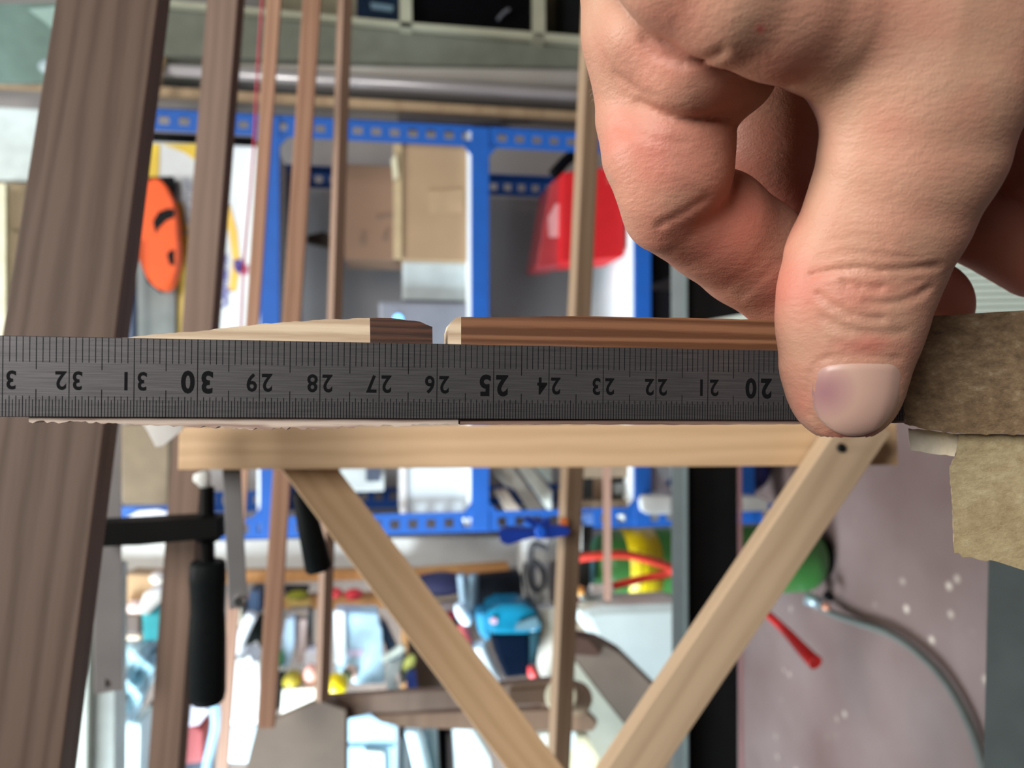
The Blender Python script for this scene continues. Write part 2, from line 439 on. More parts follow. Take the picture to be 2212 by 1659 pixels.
# weathered blocks at the right border
def weathered(name, c1, c2, sc, warm):
    mt, n, b = nt_mat(name)
    tc = n.nodes.new('ShaderNodeTexCoord')
    a = n.nodes.new('ShaderNodeTexNoise'); a.inputs['Scale'].default_value = 380; a.inputs['Detail'].default_value = 12; a.inputs['Roughness'].default_value = 0.78
    mp = n.nodes.new('ShaderNodeMapping'); mp.inputs['Rotation'].default_value = (0, 0, 0.9); mp.inputs['Scale'].default_value = (0.55, 1.1, 1)
    link(n, tc, 'Object', mp, 'Vector'); link(n, mp, 'Vector', a, 'Vector')
    r = n.nodes.new('ShaderNodeValToRGB'); r.color_ramp.elements[0].position = 0.33; r.color_ramp.elements[1].position = 0.68
    r.color_ramp.elements[0].color = (*c2, 1); r.color_ramp.elements[1].color = (*c1, 1)
    e = r.color_ramp.elements.new(0.55); e.color = (*warm, 1)
    link(n, a, 'Fac', r, 'Fac')
    s = n.nodes.new('ShaderNodeTexNoise'); s.inputs['Scale'].default_value = 60
    link(n, tc, 'Object', s, 'Vector')
    mx = n.nodes.new('ShaderNodeMixRGB'); mx.blend_type = 'MULTIPLY'; mx.inputs[0].default_value = 0.6
    r2_ = n.nodes.new('ShaderNodeValToRGB'); r2_.color_ramp.elements[0].position = 0.35; r2_.color_ramp.elements[0].color = (0.72, 0.66, 0.6, 1); r2_.color_ramp.elements[1].position = 0.6
    link(n, s, 'Fac', r2_, 'Fac'); link(n, r, 'Color', mx, 1); link(n, r2_, 'Color', mx, 2); link(n, mx, 'Color', b, 'Base Color')
    b.inputs['Roughness'].default_value = 0.85
    bp = n.nodes.new('ShaderNodeBump'); bp.inputs['Strength'].default_value = 0.9; bp.inputs['Distance'].default_value = 0.0006
    link(n, a, 'Fac', bp, 'Height'); link(n, bp, 'Normal', b, 'Normal')
    return mt
B1 = weathered('weathered_end_grain', (0.62, 0.50, 0.35), (0.15, 0.10, 0.06), 1, (0.42, 0.29, 0.165))
B2 = weathered('pale_rough_sawn', (0.80, 0.70, 0.44), (0.46, 0.34, 0.18), 1, (0.68, 0.56, 0.33))
o = slab('weathered_block', jagged([(1976, 684), (2060, 680), (2150, 674), (2330, 664), (2330, 938), (2120, 938), (2040, 934), (1985, 924), (1953, 915), (1956, 800)], 2.5, 10, 11, (4, 5, 6, 7, 8, 9)), 0.1, 2.6, B1, along=(1930, 760))
tag(o, 'weathered grey-brown wooden block with rough saw marks, directly right of the thumb and ruler end', 'wooden block')
o = slab('pale_block', jagged([(2072, 937), (2180, 938), (2330, 945), (2330, 1250), (2212, 1232), (2150, 1212), (2090, 1203), (2062, 1195), (2058, 1100), (2052, 1010), (2066, 985)], 4, 9, 12, (5, 6, 7, 8, 9, 10)), 0.35, 2.4, B2, along=(2046, 1000))
tag(o, 'pale yellowish rough-sawn block with splintered left edge, below the weathered block', 'wooden block')
o = slab('white_shim', jagged([(1962, 925), (2075, 938), (2062, 986), (2000, 978), (1966, 972)], 1.5, 10, 13), 0.7, 2.6, mat('shim_white_wood', (0.88, 0.82, 0.70), 0.8, scale=200, bump=0.4), along=(1968, 955))
tag(o, 'small off-white wood shim tucked between the weathered block and the pale block', 'wood shim')
# shaded slot between ruler end and block, its darkness made as a black piece
o = slab('dark_slot_shade', [(1925, 786), (1962, 786), (1962, 914), (1925, 912)], RT + 0.01, 0.5, BLACK)
tag(o, 'thin black sliver standing for the dark slot between ruler end and weathered block', 'slot')


# ------------------------------------------------------------------ wooden frame: cross battens, brace, diagonals
def batten(name, a, b, wd, th, mt, label, roll=0.0, cat='batten', group='cross battens of the wooden frame'):
    o = beam(name, P(*a), P(*b), wd, th, mt, roll=roll)
    return tag(o, label, cat, group)
batten('cross_batten', (268, -120, .352), (-2, 1800, .272), .040, .022, wood('near_batten_wood', (0.130, 0.082, 0.060), (0.085, 0.050, 0.033), 0.009, fine=0.4), 'widest and nearest brown batten, crossing the whole height at the left border', roll=0.30)
batten('cross_batten', (498, -120, .56), (350, 1800, .56), .0225, .014, BROWN, 'second brown batten from the left, in front of the yellow and white packet', roll=0.42)
batten('cross_batten', (600, -120, .72), (472, 1800, 1.0), .0132, .008, REDW, 'thin brown batten right of the packet, hidden lower down by the black clamp handle', roll=0.15)
batten('cross_batten', (682, -120, .75), (575, 1568, .75), .0168, .012, REDW, 'reddish batten with a faint knot whose lower end stands on the plywood jig', roll=0.1)
batten('cross_batten', (749, -120, .78), (696, 1512, .80), .0115, .0105, wood('slim_batten_wood', (0.30, 0.19, 0.135), (0.22, 0.135, 0.092), 0.008), 'slim batten with a cream upper edge, just left of the open cardboard box', roll=-0.6)
S6W = wood('square_batten_wood', (0.30, 0.205, 0.13), (0.24, 0.155, 0.095), 0.012)
batten('cross_batten', (1288, -120, .72), (1200, 1800, .72), .0175, .0145, S6W, 'square batten with a bright cream edge, passing in front of the red case', roll=-0.5)
# loose red string
tag(tube('red_string', [onY(567, -10, .66), onY(556, 160, .66), onY(549, 300, .66), onY(540, 420, .66), onY(528, 560, .66), onY(520, 720, .66)], 0.0009, mat('red_string_fibre', (0.5, 0.05, 0.09), 0.8), n=6),
    'thin red string hanging across the picture beside the third batten', 'string')

bc = P(1150, 960, .43)
o = beam('cross_brace', P(400, 968, .44), P(1922, 958, .44), .0245, .018, PINE2)
tag(o, 'pale planed pine bar running left to right just under the ruler', 'wooden bar')
o = beam('diagonal_brace', P(628, 960, .462), P(1185, 1700, .462), .0262, .018, PINE2, roll=-0.05)
tag(o, 'pale diagonal brace sloping down to the right from the left part of the pine bar', 'wooden brace')
root = thing('diagonal_brace', 'pale diagonal brace with a dark screw, sloping down-left from below the thumb', 'wooden brace', P(1600, 1300, .42))
beam('bar', P(1868, 905, .419), P(1300, 1745, .419), .0250, .018, wood('diagonal_pine', (0.54, 0.395, 0.26), (0.45, 0.32, 0.205), 0.012), root, roll=-0.35)
s = P(1820, 968, .4085)
lathe('screw', s, s + FV * .006, [(0, .0022), (.3, .0026), (.35, .0012), (1, .0010)], mat('dark_screw_metal', (0.04, 0.042, 0.04), 0.35, 0.8), root, 14)
# white pad under the bar end, paper scrap
tag(prism('paper_scrap', [(298, 900), (400, 900), (392, 930), (352, 963), (336, 966), (318, 930)], .415, .0015, mat('white_paper', (0.86, 0.85, 0.82), 0.8)), 'small curved scrap of white paper stuck behind the ruler, left end of the pine bar', 'paper')

# ------------------------------------------------------------------ clamps
RUB = mat('black_rubber_grip', (0.007, 0.009, 0.010), 0.55, scale=200, bump=0.05)
IRON = mat('black_cast_iron', (0.004, 0.004, 0.004), 0.5, var=0.2)
CD = .50
root = thing('bar_clamp', 'steel bar clamp with black arm and long black handle, below the ruler left', 'clamp', P(330, 1150, CD))
beam('bar', P(232, 880, .52), P(234, 1492, .52), .0168, .006, STEEL, root)
q = P(226, 1476, .5165)
lathe('bar_pin', q, q + FV * .003, [(0, .003), (1, .0035)], mat('pin_metal', (0.8, 0.78, 0.75), 0.2, 1.0), root, 16)
bm = bmesh.new()
pts = [(180, 1132), (300, 1126), (430, 1120), (476, 1118), (476, 1163), (430, 1166), (300, 1178), (180, 1184)]
f = [bm.verts.new(P(x, y, CD - .01)) for x, y in pts]; g = [bm.verts.new(v.co + FV * .022) for v in f]
bm.faces.new(f); bm.faces.new(g[::-1])
for i in range(8): bm.faces.new((f[i], f[(i + 1) % 8], g[(i + 1) % 8], g[i]))
bmesh.ops.bevel(bm, geom=list(bm.edges), offset=.0012, segments=2, affect='EDGES')
fin(bm, 'arm', IRON, root)
k = CD / FPX
th = []
for i in range(46):
    t = i / 45; th.append((t, (13 + 3.2 * (i % 2)) * k))
lathe('spindle', P(448, 1052, CD), P(449, 1225, CD), th, IRON, root, 20)
lathe('spindle_nut', P(448, 1110, CD), P(448, 1170, CD), [(0, 22 * k), (.1, 27 * k), (.9, 27 * k), (1, 22 * k)], IRON, root, 6, False)
lathe('handle', P(449, 1212, CD), P(448, 1518, CD), [(0, 33 * k), (.02, 37 * k), (.14, 38 * k), (.17, 37 * k), (.36, 35 * k), (.42, 37 * k), (.55, 38 * k), (.93, 38 * k), (.98, 35 * k), (1, 29 * k)], RUB, root, 32)
lathe('swivel_pad', P(432, 1020, CD), P(446, 1054, CD), [(0, 14 * k), (.3, 20 * k), (.7, 13 * k), (1, 10 * k)], mat('pad_white_plastic', (0.72, 0.74, 0.72), 0.5), root, 16)
root = thing('bar_clamp', 'steel clamp bar hanging behind the third batten, right of the long black handle', 'clamp', P(510, 1150, .46))
beam('bar', P(498, 960, .455), P(515, 1312, .462), .0106, .004, mat('dull_clamp_steel', (0.30, 0.30, 0.31), 0.4, 0.3), root)
q = P(516, 1300, .4565)
lathe('bar_pin', q, q + FV * .003, [(0, .0029), (1, .0032)], mat('pin_metal', (0.8, 0.78, 0.75), 0.2, 1.0), root, 14)
k = .49 / FPX
root = thing('clamp_handle', 'short black tapered clamp handle poking out left of the diagonal brace', 'clamp', P(680, 1150, .49))
lathe('grip', P(650, 1060, .49), P(690, 1234, .49), [(0, 16 * k), (.05, 20 * k), (.5, 25 * k), (.96, 29 * k), (1, 24 * k)], RUB, root, 28)
lathe('spindle', P(640, 985, .476), P(651, 1064, .49), [(0, 8 * k), (1, 8 * k)], IRON, root, 14)
# blue spring clamp
SB = mat('blue_clamp_plastic', (0.008, 0.045, 0.36), 0.35)
SB2 = mat('bright_blue_clamp', (0.01, 0.12, 0.72), 0.35)
root = thing('spring_clamp', 'small royal blue spring clamp gripping the square batten beside the perforated blue upright', 'clamp', P(1150, 1145, .72))
def cprism(name, pts, d, dep, mt, parent=None, bev=0.001):
    bm = bmesh.new()
    f = [bm.verts.new(P(x, y, d)) for x, y in pts]; g = [bm.verts.new(v.co + FV * dep) for v in f]
    bm.faces.new(f); bm.faces.new(g[::-1]); n = len(f)
    for i in range(n): bm.faces.new((f[i], f[(i + 1) % n], g[(i + 1) % n], g[i]))
    if bev: bmesh.ops.bevel(bm, geom=list(bm.edges), offset=bev, segments=2, affect='EDGES')
    return fin(bm, name, mt, parent)
cprism('jaw', [(1150, 1140), (1180, 1135), (1222, 1138), (1234, 1146), (1225, 1158), (1190, 1163), (1155, 1164)], .69, .014, SB, root)
cprism('handle', [(1076, 1147), (1088, 1142), (1150, 1145), (1158, 1160), (1120, 1170), (1098, 1178), (1082, 1172)], .69, .016, SB, root)
cprism('handle', [(1130, 1122), (1140, 1115), (1165, 1130), (1186, 1118), (1190, 1138), (1160, 1146)], .70, .012, SB, root)
q = P(1168, 1150, .688)
lathe('pivot_spring', q, q + FV * .018, [(0, .0040), (.1, .0056), (.9, .0056), (1, .004)], SB2, root, 18)
cprism('jaw_tip', [(1210, 1122), (1226, 1120), (1228, 1136), (1212, 1137)], .70, .008, mat('orange_rubber', (0.8, 0.2, 0.04), 0.5), root)

# ------------------------------------------------------------------ grey and black table rail
root = thing('table_rail', 'long grey and black metal rail running up the picture behind the diagonal brace', 'rail', P(1520, 1100, .80))
ra, rb = P(1520, 380, .80), P(1535, 1800, .80)
beam('black_side', P(1537, 380, .80), P(1540, 1800, .80), .0500, .040, mat('rail_black', (0.004, 0.0035, 0.0035), 0.6, var=0.3), root)
beam('grey_edge', P(1467, 380, .79), P(1470, 1800, .79), .0165, .034, mat('rail_grey', (0.14, 0.165, 0.17), 0.45, 0.2), root)
cprism('trim_line', [(1476, 380), (1482, 380), (1484, 1800), (1478, 1800)], .772, .004, mat('rail_trim', (0.22, 0.29, 0.29), 0.4), root, 0)
# grey rail at the right border
o = beam('grey_rail', P(2218, 1180, .30), P(2205, 1760, .30), .0245, .03, mat('dark_slate_metal', (0.075, 0.095, 0.098), 0.45, 0.3, scale=60, var=0.15))
tag(o, 'dark slate-grey metal profile in the lower right corner', 'rail')

# ------------------------------------------------------------------ blue boltless shelving
SY = 1.42                        # front plane
SDEP = 0.36
ZU = [1.145, 0.763 - 0.12, 0.0]
def zat(px, Y=SY, py=700): return onY(px, py, Y).z
Z1, Z2, Z3 = zat(562), zat(1018), zat(1370)
Z4 = 0.06
XU = onY(700, 258, SY).x; XL = onY(1000, 1148, SY).x
WU = 0.040
shelf = thing('shelf_unit', 'blue perforated metal shelving unit with white boards against the back wall', 'shelving', ((XU + XL) / 2, SY + SDEP / 2, 0.0))
UPH = zat(296)
def upright(x0, y, front):
    # flat perforated face with slots cut as real holes
    bm = bmesh.new()
    pitch = 0.0335; hw = WU / 2; n = int(UPH / pitch)
    sh, sw = 0.0088, 0.0085
    xc = x0 + hw
    rows = []
    for i in range(n):
        z = i * pitch
        xs = [x0, xc - sw, xc + sw, x0 + WU]; zs = [z, z + pitch / 2 - sh, z + pitch / 2 + sh, z + pitch]
        vs = [[bm.verts.new((x, y, zz)) for x in xs] for zz in zs]
        for a in range(3):
            for b in range(3):
                if a == 1 and b == 1: continue
                bm.faces.new((vs[a][b], vs[a][b + 1], vs[a + 1][b + 1], vs[a + 1][b]))
    bmesh.ops.remove_doubles(bm, verts=bm.verts, dist=1e-5)
    ext = bmesh.ops.extrude_face_region(bm, geom=list(bm.faces))
    vv = [g for g in ext['geom'] if isinstance(g, bmesh.types.BMVert)]
    bmesh.ops.translate(bm, verts=vv, vec=(0, 0.002 if front else -0.002, 0))
    # side flange of the angle
    xs = x0 if x0 < 0 else x0 + WU - 0.002
    return bm, xs
def add_up(x0, front):
    y = SY if front else SY + SDEP
    bm, xs = upright(x0, y, front)
    lo = (xs, y if front else y - WU, 0); hi = (xs + 0.002, (y + WU) if front else y, UPH)
    if x0 > 0: bmbox(bm, lo, hi)
    else: bmbox(bm, lo, hi)
    return fin(bm, 'upright', BLUE, shelf)
XU0 = onY(700, 300, SY).x          # lower picture side of the upper upright
XL0 = onY(1000, 1152, SY).x
add_up(XU0, True); add_up(XL0, True); add_up(XU0, False); add_up(XL0, False)
XR = XU0 + WU
for z in (Z1, Z2, Z3, Z4 + 0.05):
    hgt = 0.034
    for y in (SY - 0.001, SY + SDEP - 0.006):
        bm = bmesh.new()
        bmbox(bm, (XL0 + 0.004, y - 0.001, z - hgt), (XR - 0.004, y + 0.006, z), 0.001, 1)
        for xx in (XL0 + WU, XU0):          # fillet plates where beam meets upright
            s = 1 if xx < 0 else -1
            for vs in ([(xx, z), (xx, z + 0.014), (xx + s * 0.016, z)], [(xx, z - hgt), (xx, z - hgt - 0.014), (xx + s * 0.016, z - hgt)]):
                a = [bm.verts.new((p[0], y - 0.001, p[1])) for p in vs]; b = [bm.verts.new((p[0], y + 0.004, p[1])) for p in vs]
                bm.faces.new(a); bm.faces.new(b[::-1])
                for i in range(3): bm.faces.new((a[i], a[(i + 1) % 3], b[(i + 1) % 3], b[i]))
        fin(bm, 'beam', BLUE, shelf)
    wbox('shelf_board', (XL0 + 0.006, SY + 0.006, z - 0.004), (XR - 0.006, SY + SDEP - 0.008, z + 0.006), mat('white_shelf_board', (0.80, 0.83, 0.83), 0.5, var=0.03), shelf, 0.001)
B1Z, B2Z, B3Z, B4Z = Z1 + .006, Z2 + .006, Z3 + .006, Z4 + .056
T = 0.0006
# --- contents
# upper compartment
root = thing('filler_bag', 'white and yellow packet with purple lettering on the top blue shelf', 'packet', (0.13, 1.50, B1Z))
PK = mat('packet_white', (0.66, 0.70, 0.72), 0.45, var=0.05)
YEL = mat('packet_yellow', (0.72, 0.50, 0.02), 0.45, var=0.05)
pbox('bag', 298, 309, 556, 760, 1.455, .11, PK, root, .006, rest=B1Z)
def decal(name, pts, Y, mt, parent): return prism(name, pts, Y, .0008, mt, parent)
decal('yellow_stripe', [(300, 311), (345, 311), (342, 385), (300, 388)], 1.4535, YEL, root)
decal('yellow_curve', [(350, 311), (424, 311), (426, 350), (400, 330), (370, 318)], 1.4535, YEL, root)
decal('yellow_stripe', [(372, 430), (398, 440), (408, 500), (404, 760), (373, 760)], 1.4535, mat('packet_pale_yellow', (0.74, 0.52, 0.10), 0.45), root)
decal('yellow_curve', [(478, 442), (496, 442), (512, 500), (518, 570), (510, 630), (494, 630), (502, 560), (494, 500)], 1.4535, mat('packet_orange', (0.80, 0.48, 0.06), 0.45), root)
decal('yellow_stripe', [(455, 696), (468, 700), (470, 760), (452, 760)], 1.4535, YEL, root)
decal('purple_mark', [(505, 560), (522, 560), (528, 580), (514, 592), (505, 580)], 1.453, mat('purple_ink', (0.06, 0.03, 0.22), 0.5), root)
decal('pink_mark', [(518, 572), (536, 574), (534, 592), (520, 594)], 1.453, mat('rose_ink', (0.42, 0.07, 0.16), 0.5), root)
def wall_text(s, px, py, hpx, Y, mt, parent, bold=0.0, name='lettering', wk=1.0):
    """upright lettering (world), so it runs up the picture; px,py = centre"""
    vs, fs = text_mesh(s, 1.0, bold); c = onY(px, py, Y); k = hpx / 0.72 * Y / FPX
    return mesh_obj(name, [c + Vector((v.x * k * wk, 0, v.y * k)) for v in vs], fs, mt, parent)
wall_text('Capitaner', 474, 605, 34, 1.4525, mat('violet_ink', (0.10, 0.10, 0.36), 0.5), root, .02, wk=0.62)
wall_text('Capitaner', 404, 445, 30, 1.4525, mat('faint_violet_ink', (0.30, 0.34, 0.48), 0.5), root, .0, wk=0.7)
# orange reel on black backing in front of the packet
root = thing('orange_tool_case', 'orange oval plastic tool with black openings, in front of the yellow packet', 'tool', onY(335, 505, 1.40))
OR = mat('orange_plastic', (0.75, 0.085, 0.005), 0.6, var=0.04)
pts = [(334 + 46 * math.cos(a) * (1 if math.cos(a) > 0 else 1) + (8 if math.sin(a) > 0 else 0) * math.sin(a) * 2, 505 + 121 * math.sin(a)) for a in [i * math.pi / 14 for i in range(28)]]
prism('shell', [(x, y) for x, y in pts], 1.405, .035, OR, root, .004)
prism('black_back', [(272, 384), (374, 380), (378, 400), (374, 470), (352, 620), (345, 632), (318, 610), (295, 540), (274, 510)], 1.43, .010, BLACK, root, .002)
prism('grip_hole', [(330, 478), (342, 458), (362, 450), (376, 452), (376, 470), (360, 476), (344, 492), (336, 505)], 1.4045, .004, BLACK, root)
prism('grip_hole', [(360, 550), (368, 540), (377, 540), (377, 574), (366, 572)], 1.4045, .004, BLACK, root)
tag(prism('grey_case', [(205, 560), (300, 560), (378, 560), (378, 760), (205, 760)], 1.441, .012, mat('grey_case_plastic', (0.17, 0.19, 0.185), 0.6)), 'dull grey case standing left of the packet below the orange tool', 'case')
tag(tube('navy_hose', [onY(287, 520, 1.40), onY(288, 600, 1.40), onY(289, 740, 1.40)], .006, mat('navy_rubber', (0.01, 0.03, 0.08), 0.5)), 'dark navy hose running down in front of the grey case', 'hose')
tag(pbox('black_crate', 298, 290, 560, 306, 1.47, .12, BLACK, None, .002, rest=B1Z), 'dark crate standing at the far side of the top shelf behind the packet', 'crate')
# middle compartment
root = thing('cardboard_box', 'open tan cardboard box standing at the front of the middle shelf', 'box', (0.27, 1.5, B2Z))
pbox('carton', 868, 305, 1003, 563, 1.44, .15, CARD, root, .002, rest=B2Z)
pbox('flap', 850, 306, 869, 558, 1.435, .01, mat('flap_card', (0.44, 0.33, 0.19), 0.8), root, .001)
prism('tape', [(845, 345), (856, 330), (860, 380), (850, 392)], 1.43, .004, mat('cream_tape', (0.65, 0.60, 0.42), 0.6), root)
decal('packing_tape', [(925, 412), (1001, 408), (1001, 458), (928, 462)], 1.4385, mat('tan_tape', (0.38, 0.26, 0.155), 0.4), root)
root = thing('cardboard_box', 'second cardboard box lying behind the open one, with dark printed marks', 'box', (0.22, 1.6, B2Z))
CARD2 = mat('warm_cardboard', (0.33, 0.20, 0.13), 0.8, var=0.06, scale=10)
pbox('carton', 744, 357, 866, 560, 1.60, .14, CARD2, root, .002, rest=B2Z)
for (x, y, r) in ((784, 522, 8), (786, 505, 6), (832, 515, 7), (836, 500, 5)):
    decal('printed_mark', [(x - r, y - r), (x + r, y - r * .6), (x + r * .8, y + r), (x - r * .7, y + r)], 1.598, mat('print_brown', (0.26, 0.17, 0.12), 0.8), root)
decal('printed_mark', [(812, 466), (850, 462), (850, 470), (812, 474)], 1.598, mat('print_brown', (0.2, 0.13, 0.09), 0.8), root)
tag(prism('brown_bar', [(664, 508), (700, 500), (750, 530), (746, 550), (700, 530), (662, 522)], 1.66, .03, mat('dark_brown_stick', (0.05, 0.032, 0.022), 0.6)), 'short dark brown stick poking out left of the cardboard boxes', 'stick')
tag(pbox('grey_plastic_bin', 870, 566, 1000, 649, 1.46, .2, mat('bin_pale_grey', (0.42, 0.48, 0.50), 0.4), None, .004, rest=B2Z), 'pale grey plastic bin beside the open cardboard box on the middle shelf', 'bin')
root = thing('charger', 'grey electric device with a small glowing blue light above the batten tip', 'charger', (0.07, 1.45, B2Z))
pbox('housing', 818, 652, 1000, 800, 1.44, .16, mat('charger_grey', (0.20, 0.21, 0.25), 0.45), root, .006, rest=B2Z)
em, n, b = nt_mat('blue_indicator'); b.inputs['Emission Color'].default_value = (0.15, 0.55, 1, 1); b.inputs['Emission Strength'].default_value = 3.0; b.inputs['Base Color'].default_value = (0.1, 0.3, 0.8, 1)
q = onY(860, 689, 1.438)
lathe('indicator_light', q, q + Vector((0, .004, 0)), [(0, .0085), (1, .0095)], em, root, 16)
root = thing('storage_box', 'translucent white storage box at the front of the middle shelf, below the pine bar', 'box', (-0.2, 1.5, B2Z))
TUB = mat('frosted_plastic', (0.60, 0.66, 0.70), 0.35, var=0.04)
pbox('tub', 876, 930, 1010, 1117, 1.44, .25, TUB, root, .008, rest=B2Z)
pbox('lid', 864, 928, 880, 1119, 1.435, .26, mat('lid_rose_white', (0.62, 0.60, 0.60), 0.4), root, .003)
tag(pbox('pale_grey_box', 735, 1010, 830, 1062, 1.58, .1, mat('pale_box', (0.50, 0.52, 0.50), 0.5), None, .004), 'pale grey box behind the diagonal brace on the middle shelf', 'box')
tag(pbox('dark_small_box', 790, 1010, 822, 1040, 1.56, .015, mat('dark_slate', (0.05, 0.06, 0.09), 0.5), None, .002), 'small dark box lying against the pale grey box', 'box')
# third compartment
root = thing('red_case', 'bright red plastic case on the lower blue shelf behind the square batten', 'case', (0.26, 1.5, B3Z))
RED = mat('red_plastic', (0.48, 0.002, 0.006), 0.6, var=0.05)
prism('front', [(1215, 372), (1345, 356), (1350, 380), (1350, 548), (1342, 556), (1212, 566)], 1.44, .12, RED, root, .004)
prism('lid', [(1190, 395), (1216, 374), (1214, 572), (1166, 578), (1160, 570)], 1.47, .12, mat('dull_red_plastic', (0.33, 0.035, 0.04), 0.35), root, .004)
decal('pale_label', [(1184, 470), (1200, 440), (1212, 440), (1206, 512), (1186, 512)], 1.4685, mat('label_rose', (0.55, 0.28, 0.28), 0.4), root)
tag(tube('black_strap', [onY(1195, 378, 1.5), onY(1225, 345, 1.5), onY(1262, 318, 1.5)], .012, BLACK), 'black strap lying above the red case', 'strap')
for i, (pts, c, lab) in enumerate([
    ([(1072, 1000), (1100, 1000), (1178, 1100), (1150, 1112)], (0.60, 0.58, 0.50), 'long cream offcut in the middle of the pile of pale offcuts on the lower shelf'),
    ([(1068, 1058), (1092, 1056), (1130, 1108), (1098, 1113)], (0.74, 0.62, 0.50), 'peach-coloured short offcut, lowest in the pile of pale offcuts'),
    ([(1110, 1000), (1140, 1000), (1192, 1060), (1192, 1112), (1176, 1090)], (0.70, 0.73, 0.66), 'greenish white offcut at the batten side of the pile of pale offcuts'),
    ([(1046, 1000), (1072, 1000), (1118, 1060), (1094, 1050)], (0.45, 0.40, 0.34), 'greyish brown offcut nearest the blue beam in the pile of pale offcuts'),
    ([(1140, 995), (1192, 995), (1192, 1045), (1165, 1020)], (0.60, 0.70, 0.66), 'pale mint offcut at the top of the pile of pale offcuts')]):
    tag(prism('wood_offcut', pts, 1.47 + 0.012 * i, .012, mat('offcut_%d' % i, c, 0.7, scale=60), None, .002), lab, 'wood offcut', 'pale wood offcuts on the lower shelf')
root = thing('wooden_tray', 'brown wooden tray holding dark things, right of the square batten on the lower shelf', 'tray', (-0.17, 1.5, B3Z))
pbox('tray_side', 1250, 1082, 1372, 1113, 1.44, .2, mat('tray_brown', (0.25, 0.18, 0.12), 0.7), root, .002, rest=B3Z)
pbox('tray_side', 1250, 1000, 1372, 1032, 1.44, .2, mat('tray_brown', (0.25, 0.18, 0.12), 0.7), root, .002, rest=B3Z)
pbox('tray_inside', 1256, 1032, 1370, 1082, 1.47, .05, mat('tray_dark', (0.025, 0.03, 0.032), 0.6), root, .002, rest=B3Z)
pbox('wood_block', 1284, 1008, 1322, 1078, 1.455, .012, mat('tray_block', (0.14, 0.085, 0.05), 0.7), root, .002)
pbox('grey_bracket', 1326, 1044, 1366, 1068, 1.455, .012, mat('tray_grey', (0.22, 0.23, 0.23), 0.5), root, .002)
# bottom compartment
tag(pbox('black_tool_box', 1398, 520, 1452, 598, 1.45, .2, BLACK, None, .004), 'black tool box on the bottom level, left of the rail', 'tool box')
tag(pbox('black_tool_box', 1398, 626, 1452, 720, 1.46, .2, mat('charcoal_plastic', (0.02, 0.02, 0.026), 0.5), None, .004), 'charcoal tool box below a pale gap on the bottom level, left of the rail', 'tool box')
tag(pbox('black_rail_filler', 1580, 430, 1690, 688, 1.30, .3, mat('rail_filler_black', (0.008, 0.008, 0.012), 0.6), None, .006), 'large black block standing in for the black rail face, behind the fingertips', 'bin')  # block standing in for the wide black rail face
tag(prism('white_roll', [(1385, 1080), (1392, 1071), (1452, 1071), (1452, 1112), (1400, 1112), (1388, 1104)], 1.40, .10, mat('white_foam', (0.72, 0.74, 0.74), 0.7), None, .006), 'white foam pad in front of the blue upright, left of the rail', 'foam pad')
tag(prism('mauve_cloth', [(1388, 1000), (1410, 1000), (1450, 1060), (1448, 1070), (1392, 1068)], 1.46, .05, mat('mauve_cloth', (0.40, 0.37, 0.42), 0.8), None, .003), 'mauve grey cloth wedge above the white foam pad', 'cloth')
tag(blob('navy_ball', 1605, 1015, 62, 58, 1.50, .05, mat('navy_ball_vinyl', (0.012, 0.02, 0.16), 0.4)), 'round navy blue ball partly hidden by the pine bar, right of the rail', 'ball')
tag(prism('white_roll', [(1582, 1074), (1640, 1074), (1662, 1084), (1660, 1104), (1600, 1106), (1582, 1098)], 1.38, .10, mat('white_foam', (0.72, 0.74, 0.74), 0.7), None, .005), 'white foam pad under the navy ball, right of the rail', 'foam pad')

# things near the shelf's upper left end
tag(pbox('cardboard_box', -60, 397, 250, 760, 1.50, .2, mat('large_carton', (0.27, 0.21, 0.13), 0.8, scale=8), None, .004), 'large tan carton standing at the left border behind the widest batten', 'box')
tag(tube('carton_crease', [onY(-20, 490, 1.495), onY(60, 505, 1.495), onY(110, 520, 1.495)], .0015, mat('crease_brown', (0.25, 0.2, 0.13), 0.8), n=6), 'thin crease line across the large tan carton', 'string')  # crease of the carton, modelled as a thin tube
tag(pbox('cream_post', -6, 396, 12, 1100, 1.46, .02, mat('cream_post_paint', (0.72, 0.70, 0.50), 0.5), None, .001), 'cream vertical strip at the extreme left border beside the large tan carton', 'post')
tag(pbox('white_foam_board', -60, 234, 200, 392, 1.55, .06, mat('ice_white_board', (0.66, 0.78, 0.80), 0.5), None, .006), 'ice-white box lying between the pipes and the tan carton at the left border', 'box')
tag(prism('carton', [(258, 915), (365, 915), (362, 1092), (264, 1090)], 1.46, .12, mat('small_carton', (0.20, 0.15, 0.095), 0.8), None, .003), 'small brown carton seen between the clamp bar and the second batten', 'box')
tag(prism('blue_printed_bag', [(190, 1098), (370, 1090), (365, 1132), (190, 1132)], 1.50, .06, mat('blue_bag_print', (0.03, 0.12, 0.42), 0.5), None, .003), 'blue bag with a white curved print, behind the black clamp arm', 'bag')
tag(prism('white_curved_label', [(272, 1118), (300, 1104), (340, 1101), (362, 1106), (350, 1124), (278, 1128)], 1.497, .002, mat('label_white', (0.75, 0.75, 0.80), 0.5)), 'white curved label on the blue bag behind the clamp arm', 'label')

